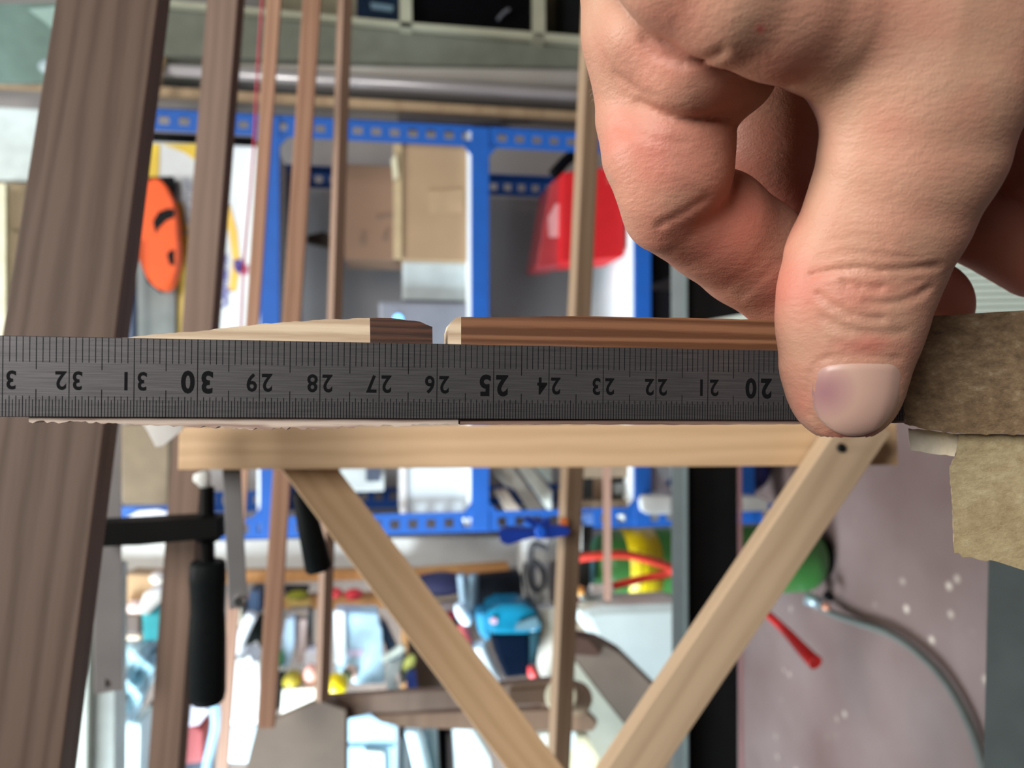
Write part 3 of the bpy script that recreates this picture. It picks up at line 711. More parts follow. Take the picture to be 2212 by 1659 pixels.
# ------------------------------------------------------------------ pipes and cabinet beside the shelf
def pipe(py, rad_px, Y, mt, label, x0=-200, x1=2100):
    a = onY(x0, py, Y); b = onY(x1, py, Y); k = Y / FPX
    b.x = a.x = onY(1106, py, Y).x
    tag(lathe('pipe', a, b, [(0, rad_px * k), (1, rad_px * k)], mt, None, 28), label, 'pipe', 'pipes on the back wall')
pipe(158, 29, 1.80, mat('grey_pipe', (0.42, 0.40, 0.37), 0.35, scale=3), 'thick grey pipe standing between the cream cabinet and the blue shelving')
pipe(198, 12, 1.78, mat('silver_pipe', (0.56, 0.54, 0.57), 0.3, 0.3, scale=3), 'thin silver pipe beside the thick grey pipe')
tag(pbox('wood_lath', -200, 217, 1900, 236, 1.84, .02, wood('tan_lath', (0.55, 0.40, 0.25), (0.45, 0.31, 0.19), 0.02), None, .001), 'tan wooden lath on the wall beside the silver pipe', 'lath')
tag(pbox('black_edge_strip', -200, 209, 1900, 217, 1.85, .01, mat('strip_black', (0.03, 0.03, 0.025), 0.6), None, .001), 'dark strip between the silver pipe and the tan lath', 'strip')
tag(prism('dark_tape_strip', [(860, 243), (1060, 248), (1090, 262), (1000, 270), (860, 266)], 1.86, .02, mat('tape_charcoal', (0.07, 0.065, 0.075), 0.6), None, .001), 'charcoal object lying along the wall just above the blue upright', 'strap')
tag(tube('wooden_peg', [onY(354, 120, 1.762), onY(344, 170, 1.762), onY(333, 222, 1.762)], .0068, mat('peg_wood', (0.42, 0.30, 0.16), 0.6), n=8), 'short tan stick leaning across the pipes right of the widest batten', 'stick')
cab = thing('wall_cabinet', 'cream open cabinet with black compartments at the top border', 'cabinet', onY(1000, 40, 1.74))
CY = 1.72
def cpan(name, pts, Y, dep, mt=CREAM): return prism(name, pts, Y, dep, mt, cab)
cpan('side_edge', [(300, 4), (606, 32), (900, 60), (1300, 98), (1300, 90), (1300, 80), (900, 50), (606, 22), (300, -6)], CY, .02)
cpan('side_panel', [(300, 4), (606, 32), (900, 60), (1300, 98), (1300, 146), (900, 138), (606, 128), (300, 118)], CY + .03, .14, mat('cabinet_side_shade', (0.17, 0.185, 0.15), 0.7))  # cream side panel; its shade is put into the darker colour
cpan('shelf_edge', [(863, -80), (888, -80), (890, 60), (864, 57)], CY, .16)
cpan('shelf_edge', [(1152, -80), (1177, -80), (1178, 88), (1152, 85)], CY, .16)
cpan('back_panel', [(560, -90), (1400, -90), (1400, 100), (560, 30)], CY + .155, .01, mat('cabinet_olive', (0.30, 0.28, 0.19), 0.8))
tag(prism('black_box', [(892, -60), (1150, -60), (1150, 75), (892, 50)], CY + .02, .12, mat('gloss_black', (0.004, 0.004, 0.005), 0.3), None, .004), 'black box filling the middle compartment of the cream cabinet', 'box')
tag(tube('box_highlight', [onY(1076, 42, CY), onY(1088, 28, CY), onY(1100, 20, CY)], .004, mat('highlight_silver', (0.2, 0.22, 0.26), 0.3, 0.3), n=8), 'highlight on the black box in the cream cabinet, modelled as a pale tube', 'clip')  # highlight of the black box, painted as a pale grey tube
tag(prism('navy_box', [(770, -60), (862, -60), (862, 52), (770, 38)], CY + .03, .1, mat('navy_gloss', (0.008, 0.02, 0.045), 0.25), None, .003), 'dark navy box in the left compartment of the cream cabinet', 'box')
tag(prism('pale_sleeve', [(800, 5), (850, 12), (848, 24), (802, 18)], CY + .025, .006, mat('sleeve_blue', (0.15, 0.25, 0.33), 0.4)), 'slim blue-grey sleeve lying on the dark navy box', 'sleeve')
tag(prism('dark_folder', [(1220, -60), (1262, -60), (1262, 90), (1220, 86)], CY + .04, .1, mat('folder_black', (0.012, 0.014, 0.014), 0.4), None, .002), 'dark folder in the right compartment of the cream cabinet beside the hand', 'folder')
# glazed green pane at the top left
tag(prism('green_glass_panel', [(-60, 8), (165, 5), (165, 178), (-60, 178)], 1.70, .012, mat('pale_green_glass', (0.22, 0.33, 0.30), 0.15), None, .001), 'pale green glossy panel in the upper left corner', 'panel')
tag(prism('clear_plastic_sheet', [(60, 20), (165, 10), (165, 110), (100, 50)], 1.69, .004, mat('mint_sheet', (0.45, 0.66, 0.62), 0.2)), 'mint plastic sheet corner over the green panel in the upper left corner', 'sheet')
tag(blob('glass_bead', 108, 145, 22, 16, 1.68, .012, mat('knob_glass', (0.5, 0.66, 0.72), 0.1)), 'small shiny glass bead on the green panel in the upper left corner', 'bead')

# ------------------------------------------------------------------ the hand: one continuous surface from a distance field
HS = 0.06                                             # grid step, cm
def hand():
    # nodes: (px, py, depth cm, radius px)
    groups = {
     'thumb': dict(k=0.35, flat=1.22, chain=[(2060, -60, 11.6, 285), (1996, 190, 11.6, 212), (1972, 320, 11.9, 192), (1922, 450, 12.3, 172), (1866, 570, 12.75, 166), (1845, 640, 12.85, 160), (1835, 700, 12.95, 153), (1824, 790, 13.0, 134), (1824, 835, 13.0, 121)]),
     'index_prox': dict(k=0.3, flat=1.0, chain=[(1500, -330, 12.2, 250), (1455, -90, 12.4, 206), (1443, 60, 12.8, 184), (1452, 180, 13.2, 170)]),
     'fold': dict(k=0.3, flat=1.0, chain=[(1420, 60, 12.1, 120), (1490, 138, 12.05, 116), (1588, 160, 12.6, 88)]),
     'index_mid': dict(k=0.3, flat=1.0, chain=[(1436, 250, 13.3, 150), (1444, 330, 13.2, 140), (1452, 375, 13.2, 124), (1438, 412, 13.3, 104)]),
     'index_dist': dict(k=0.3, flat=1.0, chain=[(1440, 452, 13.6, 96), (1545, 488, 14.3, 120), (1620, 545, 14.9, 118), (1700, 615, 15.4, 104), (1770, 650, 15.7, 86)]),
     'back': dict(k=0.5, flat=1.0, chain=[(1400, -190, 10.9, 160), (1480, -85, 10.7, 148), (1590, -22, 10.7, 150), (1690, 18, 10.9, 148), (1790, 45, 11.2, 152), (1900, 60, 11.5, 200)]),
     'palm': dict(k=0.6, flat=1.0, chain=[(1500, -380, 12.5, 320), (1850, -330, 12.2, 420), (2200, -300, 12.0, 430), (2420, -420, 11.8, 360)]),
     'palm2': dict(k=0.6, flat=1.0, chain=[(1750, -150, 14.8, 260), (2100, -100, 14.8, 280), (2320, -20, 14.4, 250)]),
     'arm': dict(k=0.6, flat=1.0, chain=[(2380, -420, 12.0, 380), (2700, -900, 11.5, 400)]),
     'middle': dict(k=0.25, flat=1.0, chain=[(1680, -40, 15.4, 160), (1672, 160, 15.9, 142), (1676, 300, 16.4, 138), (1700, 400, 16.9, 120)]),
     'middle_dist': dict(k=0.25, flat=1.0, chain=[(1716, 410, 17.4, 92), (1800, 520, 17.8, 96), (1910, 610, 18.0, 100), (1992, 660, 18.1, 100)]),
     'ring': dict(k=0.25, flat=1.0, chain=[(1880, 20, 16.2, 150), (1860, 240, 17.4, 110), (1990, 380, 17.9, 100), (2120, 480, 17.9, 92), (2240, 560, 17.9, 84)]),
     'little': dict(k=0.25, flat=1.0, chain=[(2150, 60, 15.9, 150), (2130, 250, 16.9, 115), (2220, 360, 17.1, 88), (2330, 440, 17.2, 80)]),
    }
    def node(px, py, d, r): return np.array([(px - 1106) / FPX * d, (py - 829.5) / FPX * d, d, r * d / FPX])
    lo = np.array([0.4, -13.5, 8.6]); hi = np.array([12.5, 0.9, 19.9])
    nx, ny, nz = [int((hi[i] - lo[i]) / HS) + 1 for i in range(3)]
    X = (lo[0] + HS * np.arange(nx, dtype=np.float32))[:, None, None]
    Yc = (lo[1] + HS * np.arange(ny, dtype=np.float32))[None, :, None]
    Z = (lo[2] + HS * np.arange(nz, dtype=np.float32))[None, None, :]
    def cone(a, b, flat, X=X, Yc=Yc, Z=Z):
        """distance to a capsule with changing radius; `flat` > 1 squashes it in depth"""
        ax, ay, az, ra = a; bx, by, bz, rb = b
        dx, dy, dz = bx - ax, by - ay, (bz - az)
        L2 = dx * dx + dy * dy + dz * dz
        px, py, pz = X - ax, Yc - ay, Z - az
        t = np.clip((px * dx + py * dy + pz * dz) / L2, 0, 1)
        qx = px - t * dx; qy = py - t * dy; qz = (pz - t * dz) * flat
        return np.sqrt(qx * qx + qy * qy + qz * qz) - (ra + (rb - ra) * t)
    def smin(a, b, k):
        h = np.clip(0.5 + 0.5 * (b - a) / k, 0, 1)
        return b + (a - b) * h - k * h * (1 - h)
    def chain_sdf(g, **kw):
        ns = [node(*n) for n in g['chain']]; d = None
        for a, b in zip(ns[:-1], ns[1:]):
            c_ = cone(a, b, g['flat'], **kw)
            d = c_ if d is None else smin(d, c_, 0.12)
        return d
    def field(**kw):
        S = {n: chain_sdf(g, **kw) for n, g in groups.items()}
        body = smin(S['palm'], S['arm'], .8)
        body = smin(body, S['palm2'], .9)
        body = smin(body, S['back'], .6)
        body = smin(body, S['thumb'], .45)
        idx = smin(S['index_prox'], S['fold'], .20)
        idx = smin(idx, S['index_mid'], .05)
        idx = smin(idx, S['index_dist'], .13)
        mid = smin(S['middle'], S['middle_dist'], .08)
        fing = smin(mid, S['ring'], .03); fing = smin(fing, S['little'], .03)
        d = smin(idx, fing, .05)
        # fingers join the palm only high up
        return smin(body, d, .07)
    f = field().astype(np.float32)
    # wrinkles and creases, carved where the viewer-facing skin is
    KX = FPX * X / Z + 1106; KY = FPX * Yc / Z + 829.5
    def seg_dist(pts, ax, ay):
        best = None
        for (x0, y0), (x1, y1) in zip(pts[:-1], pts[1:]):
            dx, dy = x1 - x0, y1 - y0
            t = np.clip(((ax - x0) * dx + (ay - y0) * dy) / (dx * dx + dy * dy), 0, 1)
            e = np.hypot(ax - x0 - t * dx, ay - y0 - t * dy)
            best = e if best is None else np.minimum(best, e)
        return best
    creases = [  # points, half width px, depth cm, max depth cm
     ([(1752, 595), (1795, 586), (1846, 579), (1907, 585), (1962, 581), (2024, 574)], 7, .06, 13.2),
     ([(1824, 612), (1853, 622), (1882, 626), (1907, 621)], 7, .05, 13.2),
     ([(1872, 652), (1907, 657), (1944, 653), (1980, 639), (2004, 622)], 7, .05, 13.2),
     ([(1770, 637), (1795, 657), (1831, 677), (1868, 688), (1905, 690)], 7, .05, 13.2),
     ([(1777, 686), (1817, 708), (1860, 718), (1911, 720), (1950, 718)], 8, .04, 13.2),
     ([(1800, 745), (1850, 756), (1900, 756)], 7, .018, 13.2),
     ([(1770, 560), (1830, 548), (1900, 552), (1980, 560)], 6, .020, 13.2),
     ([(1790, 520), (1850, 512), (1920, 524)], 6, .014, 13.2),
     ([(1930, 600), (1965, 612), (1990, 604)], 5, .025, 13.2),
     ([(1383, 220), (1438, 243), (1511, 256), (1566, 250), (1615, 222)], 9, .03, 13.0),
     ([(1392, 87), (1420, 119), (1475, 135), (1530, 128), (1560, 112)], 10, .05, 12.6),
     ([(1330, 160), (1380, 195), (1420, 210)], 6, .025, 12.6),
     ([(1425, 486), (1475, 460), (1525, 428)], 8, .03, 13.8),
     ([(1330, 270), (1400, 300), (1480, 310)], 8, .02, 12.9),
     ([(1600, 640), (1650, 600), (1690, 560)], 9, .012, 14.6),
     ([(1940, 776), (1900, 770), (1850, 768), (1800, 770), (1766, 782), (1748, 815), (1745, 860), (1752, 895), (1775, 925)], 6, .035, 13.3),
    ]
    # narrow box around each crease for speed
    for pts, hw, dep, zmax in creases:
        zi = int((zmax - lo[2]) / HS)
        x0 = min(p[0] for p in pts) - 40; x1 = max(p[0] for p in pts) + 40; y0 = min(p[1] for p in pts) - 40; y1 = max(p[1] for p in pts) + 40
        ix0 = max(0, int(((x0 - 1106) / FPX * 9.5 - lo[0]) / HS)); ix1 = min(nx, int(((x1 - 1106) / FPX * zmax - lo[0]) / HS) + 2)
        ya = [(y0 - 829.5) / FPX * z for z in (9.5, zmax)]; yb = [(y1 - 829.5) / FPX * z for z in (9.5, zmax)]
        iy0 = max(0, int((min(ya) - lo[1]) / HS)); iy1 = min(ny, int((max(yb) - lo[1]) / HS) + 2)
        sl = (slice(ix0, ix1), slice(iy0, iy1), slice(0, zi))
        ax = KX[ix0:ix1, :, :zi] + 0 * Yc[:, iy0:iy1]; ay = KY[:, iy0:iy1, :zi] + 0 * X[ix0:ix1]
        e = seg_dist(pts, ax, ay)
        f[sl] += (dep * np.exp(-(e / hw) ** 2) - 0.15 * dep * np.exp(-((e - 2.2 * hw) / (1.2 * hw)) ** 2)).astype(np.float32)
    # ---- surface nets
    ins = f < 0
    c8 = [ins[i:nx - 1 + i, j:ny - 1 + j, k:nz - 1 + k] for i in (0, 1) for j in (0, 1) for k in (0, 1)]
    anyi = np.zeros_like(c8[0]); alli = np.ones_like(c8[0])
    for c_ in c8: anyi |= c_; alli &= c_
    act = anyi & ~alli
    ids = -np.ones(act.shape, np.int64); idx = np.argwhere(act); ids[act] = np.arange(len(idx))
    acc = np.zeros((len(idx), 3)); cnt = np.zeros(len(idx))
    cor = [(i, j, k) for i in (0, 1) for j in (0, 1) for k in (0, 1)]
    for a in cor:
        for b in cor:
            if sum(abs(a[q] - b[q]) for q in range(3)) != 1 or a > b: continue
            va = f[idx[:, 0] + a[0], idx[:, 1] + a[1], idx[:, 2] + a[2]]; vb = f[idx[:, 0] + b[0], idx[:, 1] + b[1], idx[:, 2] + b[2]]
            cr = (va < 0) != (vb < 0)
            t = np.where(cr, va / np.where(cr, va - vb, 1), 0)
            p = np.array(a)[None] + (np.array(b) - np.array(a))[None] * t[:, None]
            acc[cr] += p[cr]; cnt[cr] += 1
    V = lo[None] + HS * (idx + acc / cnt[:, None])
    F = []
    for axn in range(3):
        s0 = [slice(None)] * 3; s1 = [slice(None)] * 3; s0[axn] = slice(0, -1); s1[axn] = slice(1, None)
        a_, b_ = ins[tuple(s0)], ins[tuple(s1)]
        e = np.argwhere(a_ != b_)
        u, v = [(1, 2), (2, 0), (0, 1)][axn]
        e = e[(e[:, u] > 0) & (e[:, v] > 0) & (e[:, u] < ids.shape[u]) & (e[:, v] < ids.shape[v])]
        fl = a_[tuple(e.T)]
        def g(du, dv):
            q = e.copy(); q[:, u] -= du; q[:, v] -= dv; return ids[tuple(q.T)]
        q = np.stack([g(0, 0), g(1, 0), g(1, 1), g(0, 1)], 1)
        q[~fl] = q[~fl][:, ::-1]
        F.append(q)
    F = np.concatenate(F); F = F[(F >= 0).all(1)]
    # two rounds of light smoothing (keeps volume)
    E = np.concatenate([F[:, [0, 1]], F[:, [1, 2]], F[:, [2, 3]], F[:, [3, 0]]])
    for lam in (0.5, -0.52, 0.5, -0.52):
        s = np.zeros_like(V); c_ = np.zeros(len(V))
        np.add.at(s, E[:, 0], V[E[:, 1]]); np.add.at(s, E[:, 1], V[E[:, 0]]); np.add.at(c_, E[:, 0], 1); np.add.at(c_, E[:, 1], 1)
        V = V + lam * (s / np.maximum(c_, 1)[:, None] - V)
    # ---- skin tint: ruddy palm side, tan back of hand, rear fingers darkened for shade
    PXv = FPX * V[:, 0] / V[:, 2] + 1106; PYv = FPX * V[:, 1] / V[:, 2] + 829.5
    pink = np.zeros(len(V))
    def spot(x, y, sx, sy, a, zmax=99):
        nonlocal pink
        pink = np.maximum(pink, a * np.exp(-((PXv - x) / sx) ** 2 - ((PYv - y) / sy) ** 2) * (V[:, 2] < zmax))
    spot(1450, 120, 110, 110, .55); spot(1440, 330, 150, 120, .75); spot(1560, 500, 160, 130, .85); spot(1690, 620, 90, 90, .8)
    spot(1700, 140, 90, 40, .5); spot(1880, 745, 75, 22, .8); spot(1850, 640, 60, 35, .35); spot(1840, 940, 70, 22, .9)
    spot(1950, 360, 80, 100, .3); spot(1730, 870, 28, 40, .5); spot(1560, 210, 60, 40, .5); spot(1900, 625, 60, 20, .4)
    pink = np.maximum(pink, np.clip((V[:, 2] - 14.6) / 1.5, 0, .8))  # rear fingers redder with depth, their shade put into the tint
    fleck = np.exp(-((PXv - 1642) / 9) ** 2 - ((PYv - 63) / 9) ** 2) * (V[:, 2] < 12)
    me = bpy.data.meshes.new('hand_skin')
    org = P(1900, 200, .12)
    cc = V / 100
    rv, uv, fv = np.array(RV), np.array(UV), np.array(FV)
    WV = np.array(CAM)[None] + cc[:, :1] * rv - cc[:, 1:2] * uv + cc[:, 2:] * fv - np.array(org)[None]
    me.vertices.add(len(V)); me.vertices.foreach_set('co', WV.astype(np.float32).ravel())
    me.loops.add(F.size); me.loops.foreach_set('vertex_index', F.astype(np.int32).ravel())
    me.polygons.add(len(F)); me.polygons.foreach_set('loop_start', np.arange(0, F.size, 4, dtype=np.int32))
    me.update(calc_edges=True); me.validate()
    me.polygons.foreach_set('use_smooth', [True] * len(me.polygons))
    at = me.attributes.new('skin_tint', 'FLOAT_COLOR', 'POINT')
    colr = np.zeros((len(V), 4), np.float32); colr[:, 0] = pink; colr[:, 1] = fleck; colr[:, 3] = 1
    at.data.foreach_set('color', colr.ravel())
    # material
    mt, n, b = nt_mat('skin')
    tc = n.nodes.new('ShaderNodeTexCoord'); av = n.nodes.new('ShaderNodeAttribute'); av.attribute_name = 'skin_tint'
    sp = n.nodes.new('ShaderNodeSeparateColor'); link(n, av, 'Color', sp, 0)
    big = n.nodes.new('ShaderNodeTexNoise'); big.inputs['Scale'].default_value = 85; big.inputs['Detail'].default_value = 5
    link(n, tc, 'Object', big, 'Vector')
    ad = n.nodes.new('ShaderNodeMath'); ad.operation = 'MULTIPLY_ADD'; ad.inputs[1].default_value = 1.5; ad.inputs[2].default_value = -0.58
    link(n, big, 'Fac', ad, 0)
    ad2 = n.nodes.new('ShaderNodeMath'); ad2.operation = 'ADD'; ad2.use_clamp = True
    link(n, ad, 0, ad2, 0); link(n, sp, 'Red', ad2, 1)
    r = n.nodes.new('ShaderNodeValToRGB')
    r.color_ramp.elements[0].position = 0.0; r.color_ramp.elements[0].color = (0.48, 0.272, 0.185, 1)
    r.color_ramp.elements[1].position = 1.0; r.color_ramp.elements[1].color = (0.50, 0.18, 0.13, 1)
    link(n, ad2, 0, r, 'Fac')
    mx = n.nodes.new('ShaderNodeMixRGB'); mx.inputs[2].default_value = (0.5, 0.10, 0.09, 1)
    link(n, sp, 'Green', mx, 0); link(n, r, 'Color', mx, 1)
    link(n, mx, 'Color', b, 'Base Color')
    b.inputs['Roughness'].default_value = 0.5; b.inputs['Specular IOR Level'].default_value = 0.38
    b.inputs['Subsurface Weight'].default_value = 0.07; b.inputs['Subsurface Scale'].default_value = 0.004
    b.inputs['Subsurface Radius'].default_value = (1.0, 0.35, 0.2)
    # fine skin relief: diamond cells plus stretched folds
    vo = n.nodes.new('ShaderNodeTexVoronoi'); vo.inputs['Scale'].default_value = 1500; vo.feature = 'DISTANCE_TO_EDGE'
    link(n, tc, 'Object', vo, 'Vector')
    wn = n.nodes.new('ShaderNodeTexNoise'); wn.inputs['Scale'].default_value = 1; wn.inputs['Detail'].default_value = 4
    mp = n.nodes.new('ShaderNodeMapping'); mp.inputs['Rotation'].default_value = (0, 0.35, 0); mp.inputs['Scale'].default_value = (1300, 560, 560)
    link(n, tc, 'Object', mp, 'Vector'); link(n, mp, 'Vector', wn, 'Vector')
    m1 = n.nodes.new('ShaderNodeMath'); m1.operation = 'MULTIPLY_ADD'; m1.inputs[1].default_value = 0.35
    link(n, vo, 'Distance', m1, 0); link(n, wn, 'Fac', m1, 2)
    bp = n.nodes.new('ShaderNodeBump'); bp.inputs['Strength'].default_value = 0.3; bp.inputs['Distance'].default_value = 0.0005
    link(n, m1, 0, bp, 'Height'); link(n, bp, 'Normal', b, 'Normal')
    me.materials.append(mt)
    root = bpy.data.objects.new('hand', me); COL.objects.link(root); root.location = org
    tag(root, 'bare right hand from the top border, thumb pressing the ruler, other fingers curled behind', 'hand')
    # ---- thumb nail: follows the thumb's surface
    g = groups['thumb']
    def depth_at(px, py):
        px = np.asarray(px, float); py = np.asarray(py, float)
        z = np.full(px.shape, 10.5)
        for _ in range(60):
            x = (px - 1106) / FPX * z; y = (py - 829.5) / FPX * z
            z = z + chain_sdf(g, X=x, Yc=y, Z=z) * 0.8
        return z
    NU, NV = 22, 20
    left = [(1768, 788), (1757, 812), (1754, 850), (1757, 880), (1770, 905), (1790, 924)]
    right = [(1951, 786), (1953, 810), (1948, 845), (1938, 876), (1922, 902), (1903, 922)]
    def along(pts, t):
        s = t * (len(pts) - 1); i = min(int(s), len(pts) - 2); q = s - i
        return pts[i][0] + (pts[i + 1][0] - pts[i][0]) * q, pts[i][1] + (pts[i + 1][1] - pts[i][1]) * q
    gx = np.zeros((NV, NU)); gy = np.zeros((NV, NU))
    for j in range(NV):
        v = j / (NV - 1); l = along(left, v); rr = along(right, v)
        for i in range(NU):
            u = i / (NU - 1); bow = 4 * u * (1 - u)
            gx[j, i] = l[0] + (rr[0] - l[0]) * u
            gy[j, i] = l[1] + (rr[1] - l[1]) * u + bow * (-8 * (1 - v) ** 3 + 20 * v ** 3)
    gz = depth_at(gx, gy)
    uu = np.linspace(0, 1, NU)[None]; vv = np.linspace(0, 1, NV)[:, None]
    rim = np.minimum(1, 7 * np.minimum(uu, 1 - uu)) * np.minimum(1, 9 * vv + .02)
    gz2 = gz - 0.05 * rim - 0.035 * vv + 0.02
    vs = []; fs = []
    for layer, off in ((0, 0.0), (1, 0.09)):
        for j in range(NV):
            for i in range(NU):
                d = (gz2[j, i] + off) / 100
                vs.append(P(gx[j, i], gy[j, i], d))
    N = NU * NV
    for j in range(NV - 1):
        for i in range(NU - 1):
            a = j * NU + i
            fs.append((a, a + 1, a + NU + 1, a + NU)); fs.append((N + a, N + a + NU, N + a + NU + 1, N + a + 1))
    ring = [i for i in range(NU)] + [j * NU + NU - 1 for j in range(1, NV)] + [(NV - 1) * NU + i for i in range(NU - 2, -1, -1)] + [j * NU for j in range(NV - 2, 0, -1)]
    for a, b_ in zip(ring, ring[1:] + ring[:1]): fs.append((b_, a, N + a, N + b_))
    mt, n, b = nt_mat('nail_keratin')
    tc = n.nodes.new('ShaderNodeTexCoord')
    # bruise: a purple patch under the nail, left of its middle
    gr = n.nodes.new('ShaderNodeTexGradient'); gr.gradient_type = 'SPHERICAL'
    mp = n.nodes.new('ShaderNodeMapping')
    link(n, tc, 'Object', mp, 'Vector')
    nail_c = sum(vs, Vector()) / len(vs)
    br = P(1790, 850, .121) - nail_c
    sc = 1 / 0.0055
    mp.inputs['Scale'].default_value = (sc, sc * .6, sc * 1.1); mp.inputs['Location'].default_value = (-br.x * sc, -br.y * sc * .6, -br.z * sc * 1.1)
    link(n, mp, 'Vector', gr, 'Vector')
    no = n.nodes.new('ShaderNodeTexNoise'); no.inputs['Scale'].default_value = 300
    link(n, tc, 'Object', no, 'Vector')
    mu = n.nodes.new('ShaderNodeMath'); mu.operation = 'MULTIPLY_ADD'; mu.use_clamp = True; mu.inputs[1].default_value = 1.25; mu.inputs[2].default_value = 0.0
    link(n, gr, 'Fac', mu, 0)
    mx = n.nodes.new('ShaderNodeMixRGB'); mx.inputs[1].default_value = (0.55, 0.35, 0.285, 1); mx.inputs[2].default_value = (0.33, 0.16, 0.18, 1)
    link(n, mu, 0, mx, 0); link(n, mx, 'Color', b, 'Base Color')
    b.inputs['Roughness'].default_value = 0.36; b.inputs['Specular IOR Level'].default_value = 0.45
    b.inputs['Subsurface Weight'].default_value = 0.1; b.inputs['Subsurface Scale'].default_value = 0.002
    nl = mesh_obj('thumbnail', vs, fs, mt, root, smooth=True)
    nl['label'] = 'broad thumbnail with a purple bruise'
    # ---- pale hairs along the back of the index finger
    bm = bmesh.new(); rnd = random.Random(5)
    for i in range(34):
        py = rnd.uniform(110, 400)
        xl = np.interp(py, [0, 100, 200, 300, 360, 430, 470], [1243, 1262, 1283, 1299, 1311, 1335, 1358])
        a0 = P(xl + rnd.uniform(2, 10), py, .122); L_ = rnd.uniform(8, 18)
        pts = [a0, P(xl - L_ * .45, py + L_ * .2, .1215), P(xl - L_ * .75, py + L_ * .9, .121)]
        for k in range(2):
            p, q = pts[k], pts[k + 1]; wv = UV * 0.00003 if True else 0
            w2 = RV * 0.00003
            r0 = 1.0 - k * .45; r1_ = r0 - .45
            A = [bm.verts.new(p + (UV * math.cos(t) + FV * math.sin(t)) * 0.000028 * r0) for t in (0, 2.1, 4.2)]
            B = [bm.verts.new(q + (UV * math.cos(t) + FV * math.sin(t)) * 0.000028 * max(r1_, .1)) for t in (0, 2.1, 4.2)]
            for t in range(3): bm.faces.new((A[t], A[(t + 1) % 3], B[(t + 1) % 3], B[t]))
    fin(bm, 'body_hair', mat('pale_hair', (0.55, 0.48, 0.38), 0.4), root)['kind'] = 'stuff'
hand()

# ------------------------------------------------------------------ storage corner at the picture's bottom (left side of the room)
RY = 1.60
rk = thing('storage_rack', 'open timber storage rack with orange-brown posts behind the cluttered tools', 'rack', onY(700, 1450, RY))
OW = wood('orange_rack_wood', (0.55, 0.27, 0.09), (0.42, 0.19, 0.06), 0.02)
RB = mat('rack_back_dark', (0.16, 0.125, 0.105), 0.8, var=0.4, scale=5)
prism('back_panel', [(190, 1236), (1185, 1228), (1215, 1900), (190, 1900)], RY + .16, .012, RB, rk)
prism('post', [(470, 1236), (900, 1232), (1098, 1218), (1102, 1236), (1090, 1244), (470, 1262)], RY, .03, OW, rk, .001)
prism('post', [(520, 1292), (820, 1285), (832, 1302), (830, 1314), (520, 1316)], RY + .01, .03, OW, rk, .001)
prism('shelf', [(868, 1250), (880, 1250), (884, 1900), (868, 1900)], RY + .02, .13, OW, rk, .001)
prism('shelf', [(1176, 1500), (1186, 1500), (1200, 1900), (1188, 1900)], RY + .02, .13, OW, rk, .001)
def bx(name, label, cat, pts, c, Y=RY - .04, dep=.06, rough=.5, bev=.004, parent=None, **kw):
    o = prism(name, pts, Y, dep, mat(name + '_%d_%d' % (pts[0][0], pts[0][1]), c, rough, var=0.1, scale=14, **kw), parent, bev)
    if parent is None: tag(o, label, cat)
    return o
# left of the second batten
root = thing('white_cabinet', 'tall white cabinet with a slanting pale side, left of the clamp bar', 'cabinet', onY(200, 1450, 1.1))
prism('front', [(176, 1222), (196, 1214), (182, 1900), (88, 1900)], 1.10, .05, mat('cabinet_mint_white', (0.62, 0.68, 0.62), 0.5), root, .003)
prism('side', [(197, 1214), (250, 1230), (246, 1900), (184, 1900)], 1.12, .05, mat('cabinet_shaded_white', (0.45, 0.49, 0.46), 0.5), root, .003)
bx('brown_package', 'brown wooden package left of the tan bottle, beside the second batten', 'package', [(272, 1240), (345, 1243), (345, 1330), (272, 1325)], (0.42, 0.26, 0.13))
bx('dark_package', 'small dark brown package under the brown one', 'package', [(270, 1326), (300, 1328), (300, 1372), (270, 1370)], (0.10, 0.07, 0.055))
bx('beige_tub', 'bright beige tub above the blue-green bag', 'tub', [(255, 1372), (302, 1374), (298, 1400), (255, 1402)], (0.85, 0.72, 0.55))
tag(plathe('pink_jar', 275, 312, 1310, [(0, 12), (.8, 13), (.9, 9), (1, 8)], RY - .05, mat('pink_white_jar', (0.80, 0.60, 0.55), 0.5)), 'small pinkish jar beside the turquoise bottle', 'jar')
tag(blob('white_ball', 340, 1248, 15, 12, RY - .06, .015, mat('warm_white_knob', (0.85, 0.78, 0.70), 0.4)), 'round warm-white ball beside the second batten, above the packages', 'ball')
root = thing('turquoise_bottle', 'slanted turquoise squeeze bottle with a white shoulder, beside the second batten', 'bottle', onY(325, 1345, 1.4))
prism('bottle_body', [(305, 1330), (322, 1290), (352, 1286), (348, 1402), (308, 1404)], 1.42, .05, mat('turquoise_plastic', (0.10, 0.62, 0.72), 0.25), root, .008)
prism('bottle_shoulder', [(296, 1322), (310, 1282), (348, 1272), (350, 1298), (318, 1330)], 1.405, .05, mat('gloss_white', (0.85, 0.88, 0.88), 0.2), root, .006)
root = thing('plastic_bag', 'crumpled shiny blue and white plastic bag hanging left of the second batten', 'bag', onY(290, 1480, 1.36))
bm = bmesh.new(); nu, nv = 22, 30; rnd = random.Random(9)
grid = []
for j in range(nv):
    row = []
    for i in range(nu):
        u, v = i / (nu - 1), j / (nv - 1)
        x = 252 + 95 * u - 28 * v + (-10 * v * v if u > .5 else 0) - 25 * u * v; y = 1400 + 165 * v
        z = 1.36 + .014 * math.sin(9 * u + 5 * v) + .010 * math.sin(17 * v - 6 * u) + .006 * math.sin(31 * u + 22 * v) - .03 * math.sin(math.pi * u)
        row.append(bm.verts.new(onY(x, y, z)))
    grid.append(row)
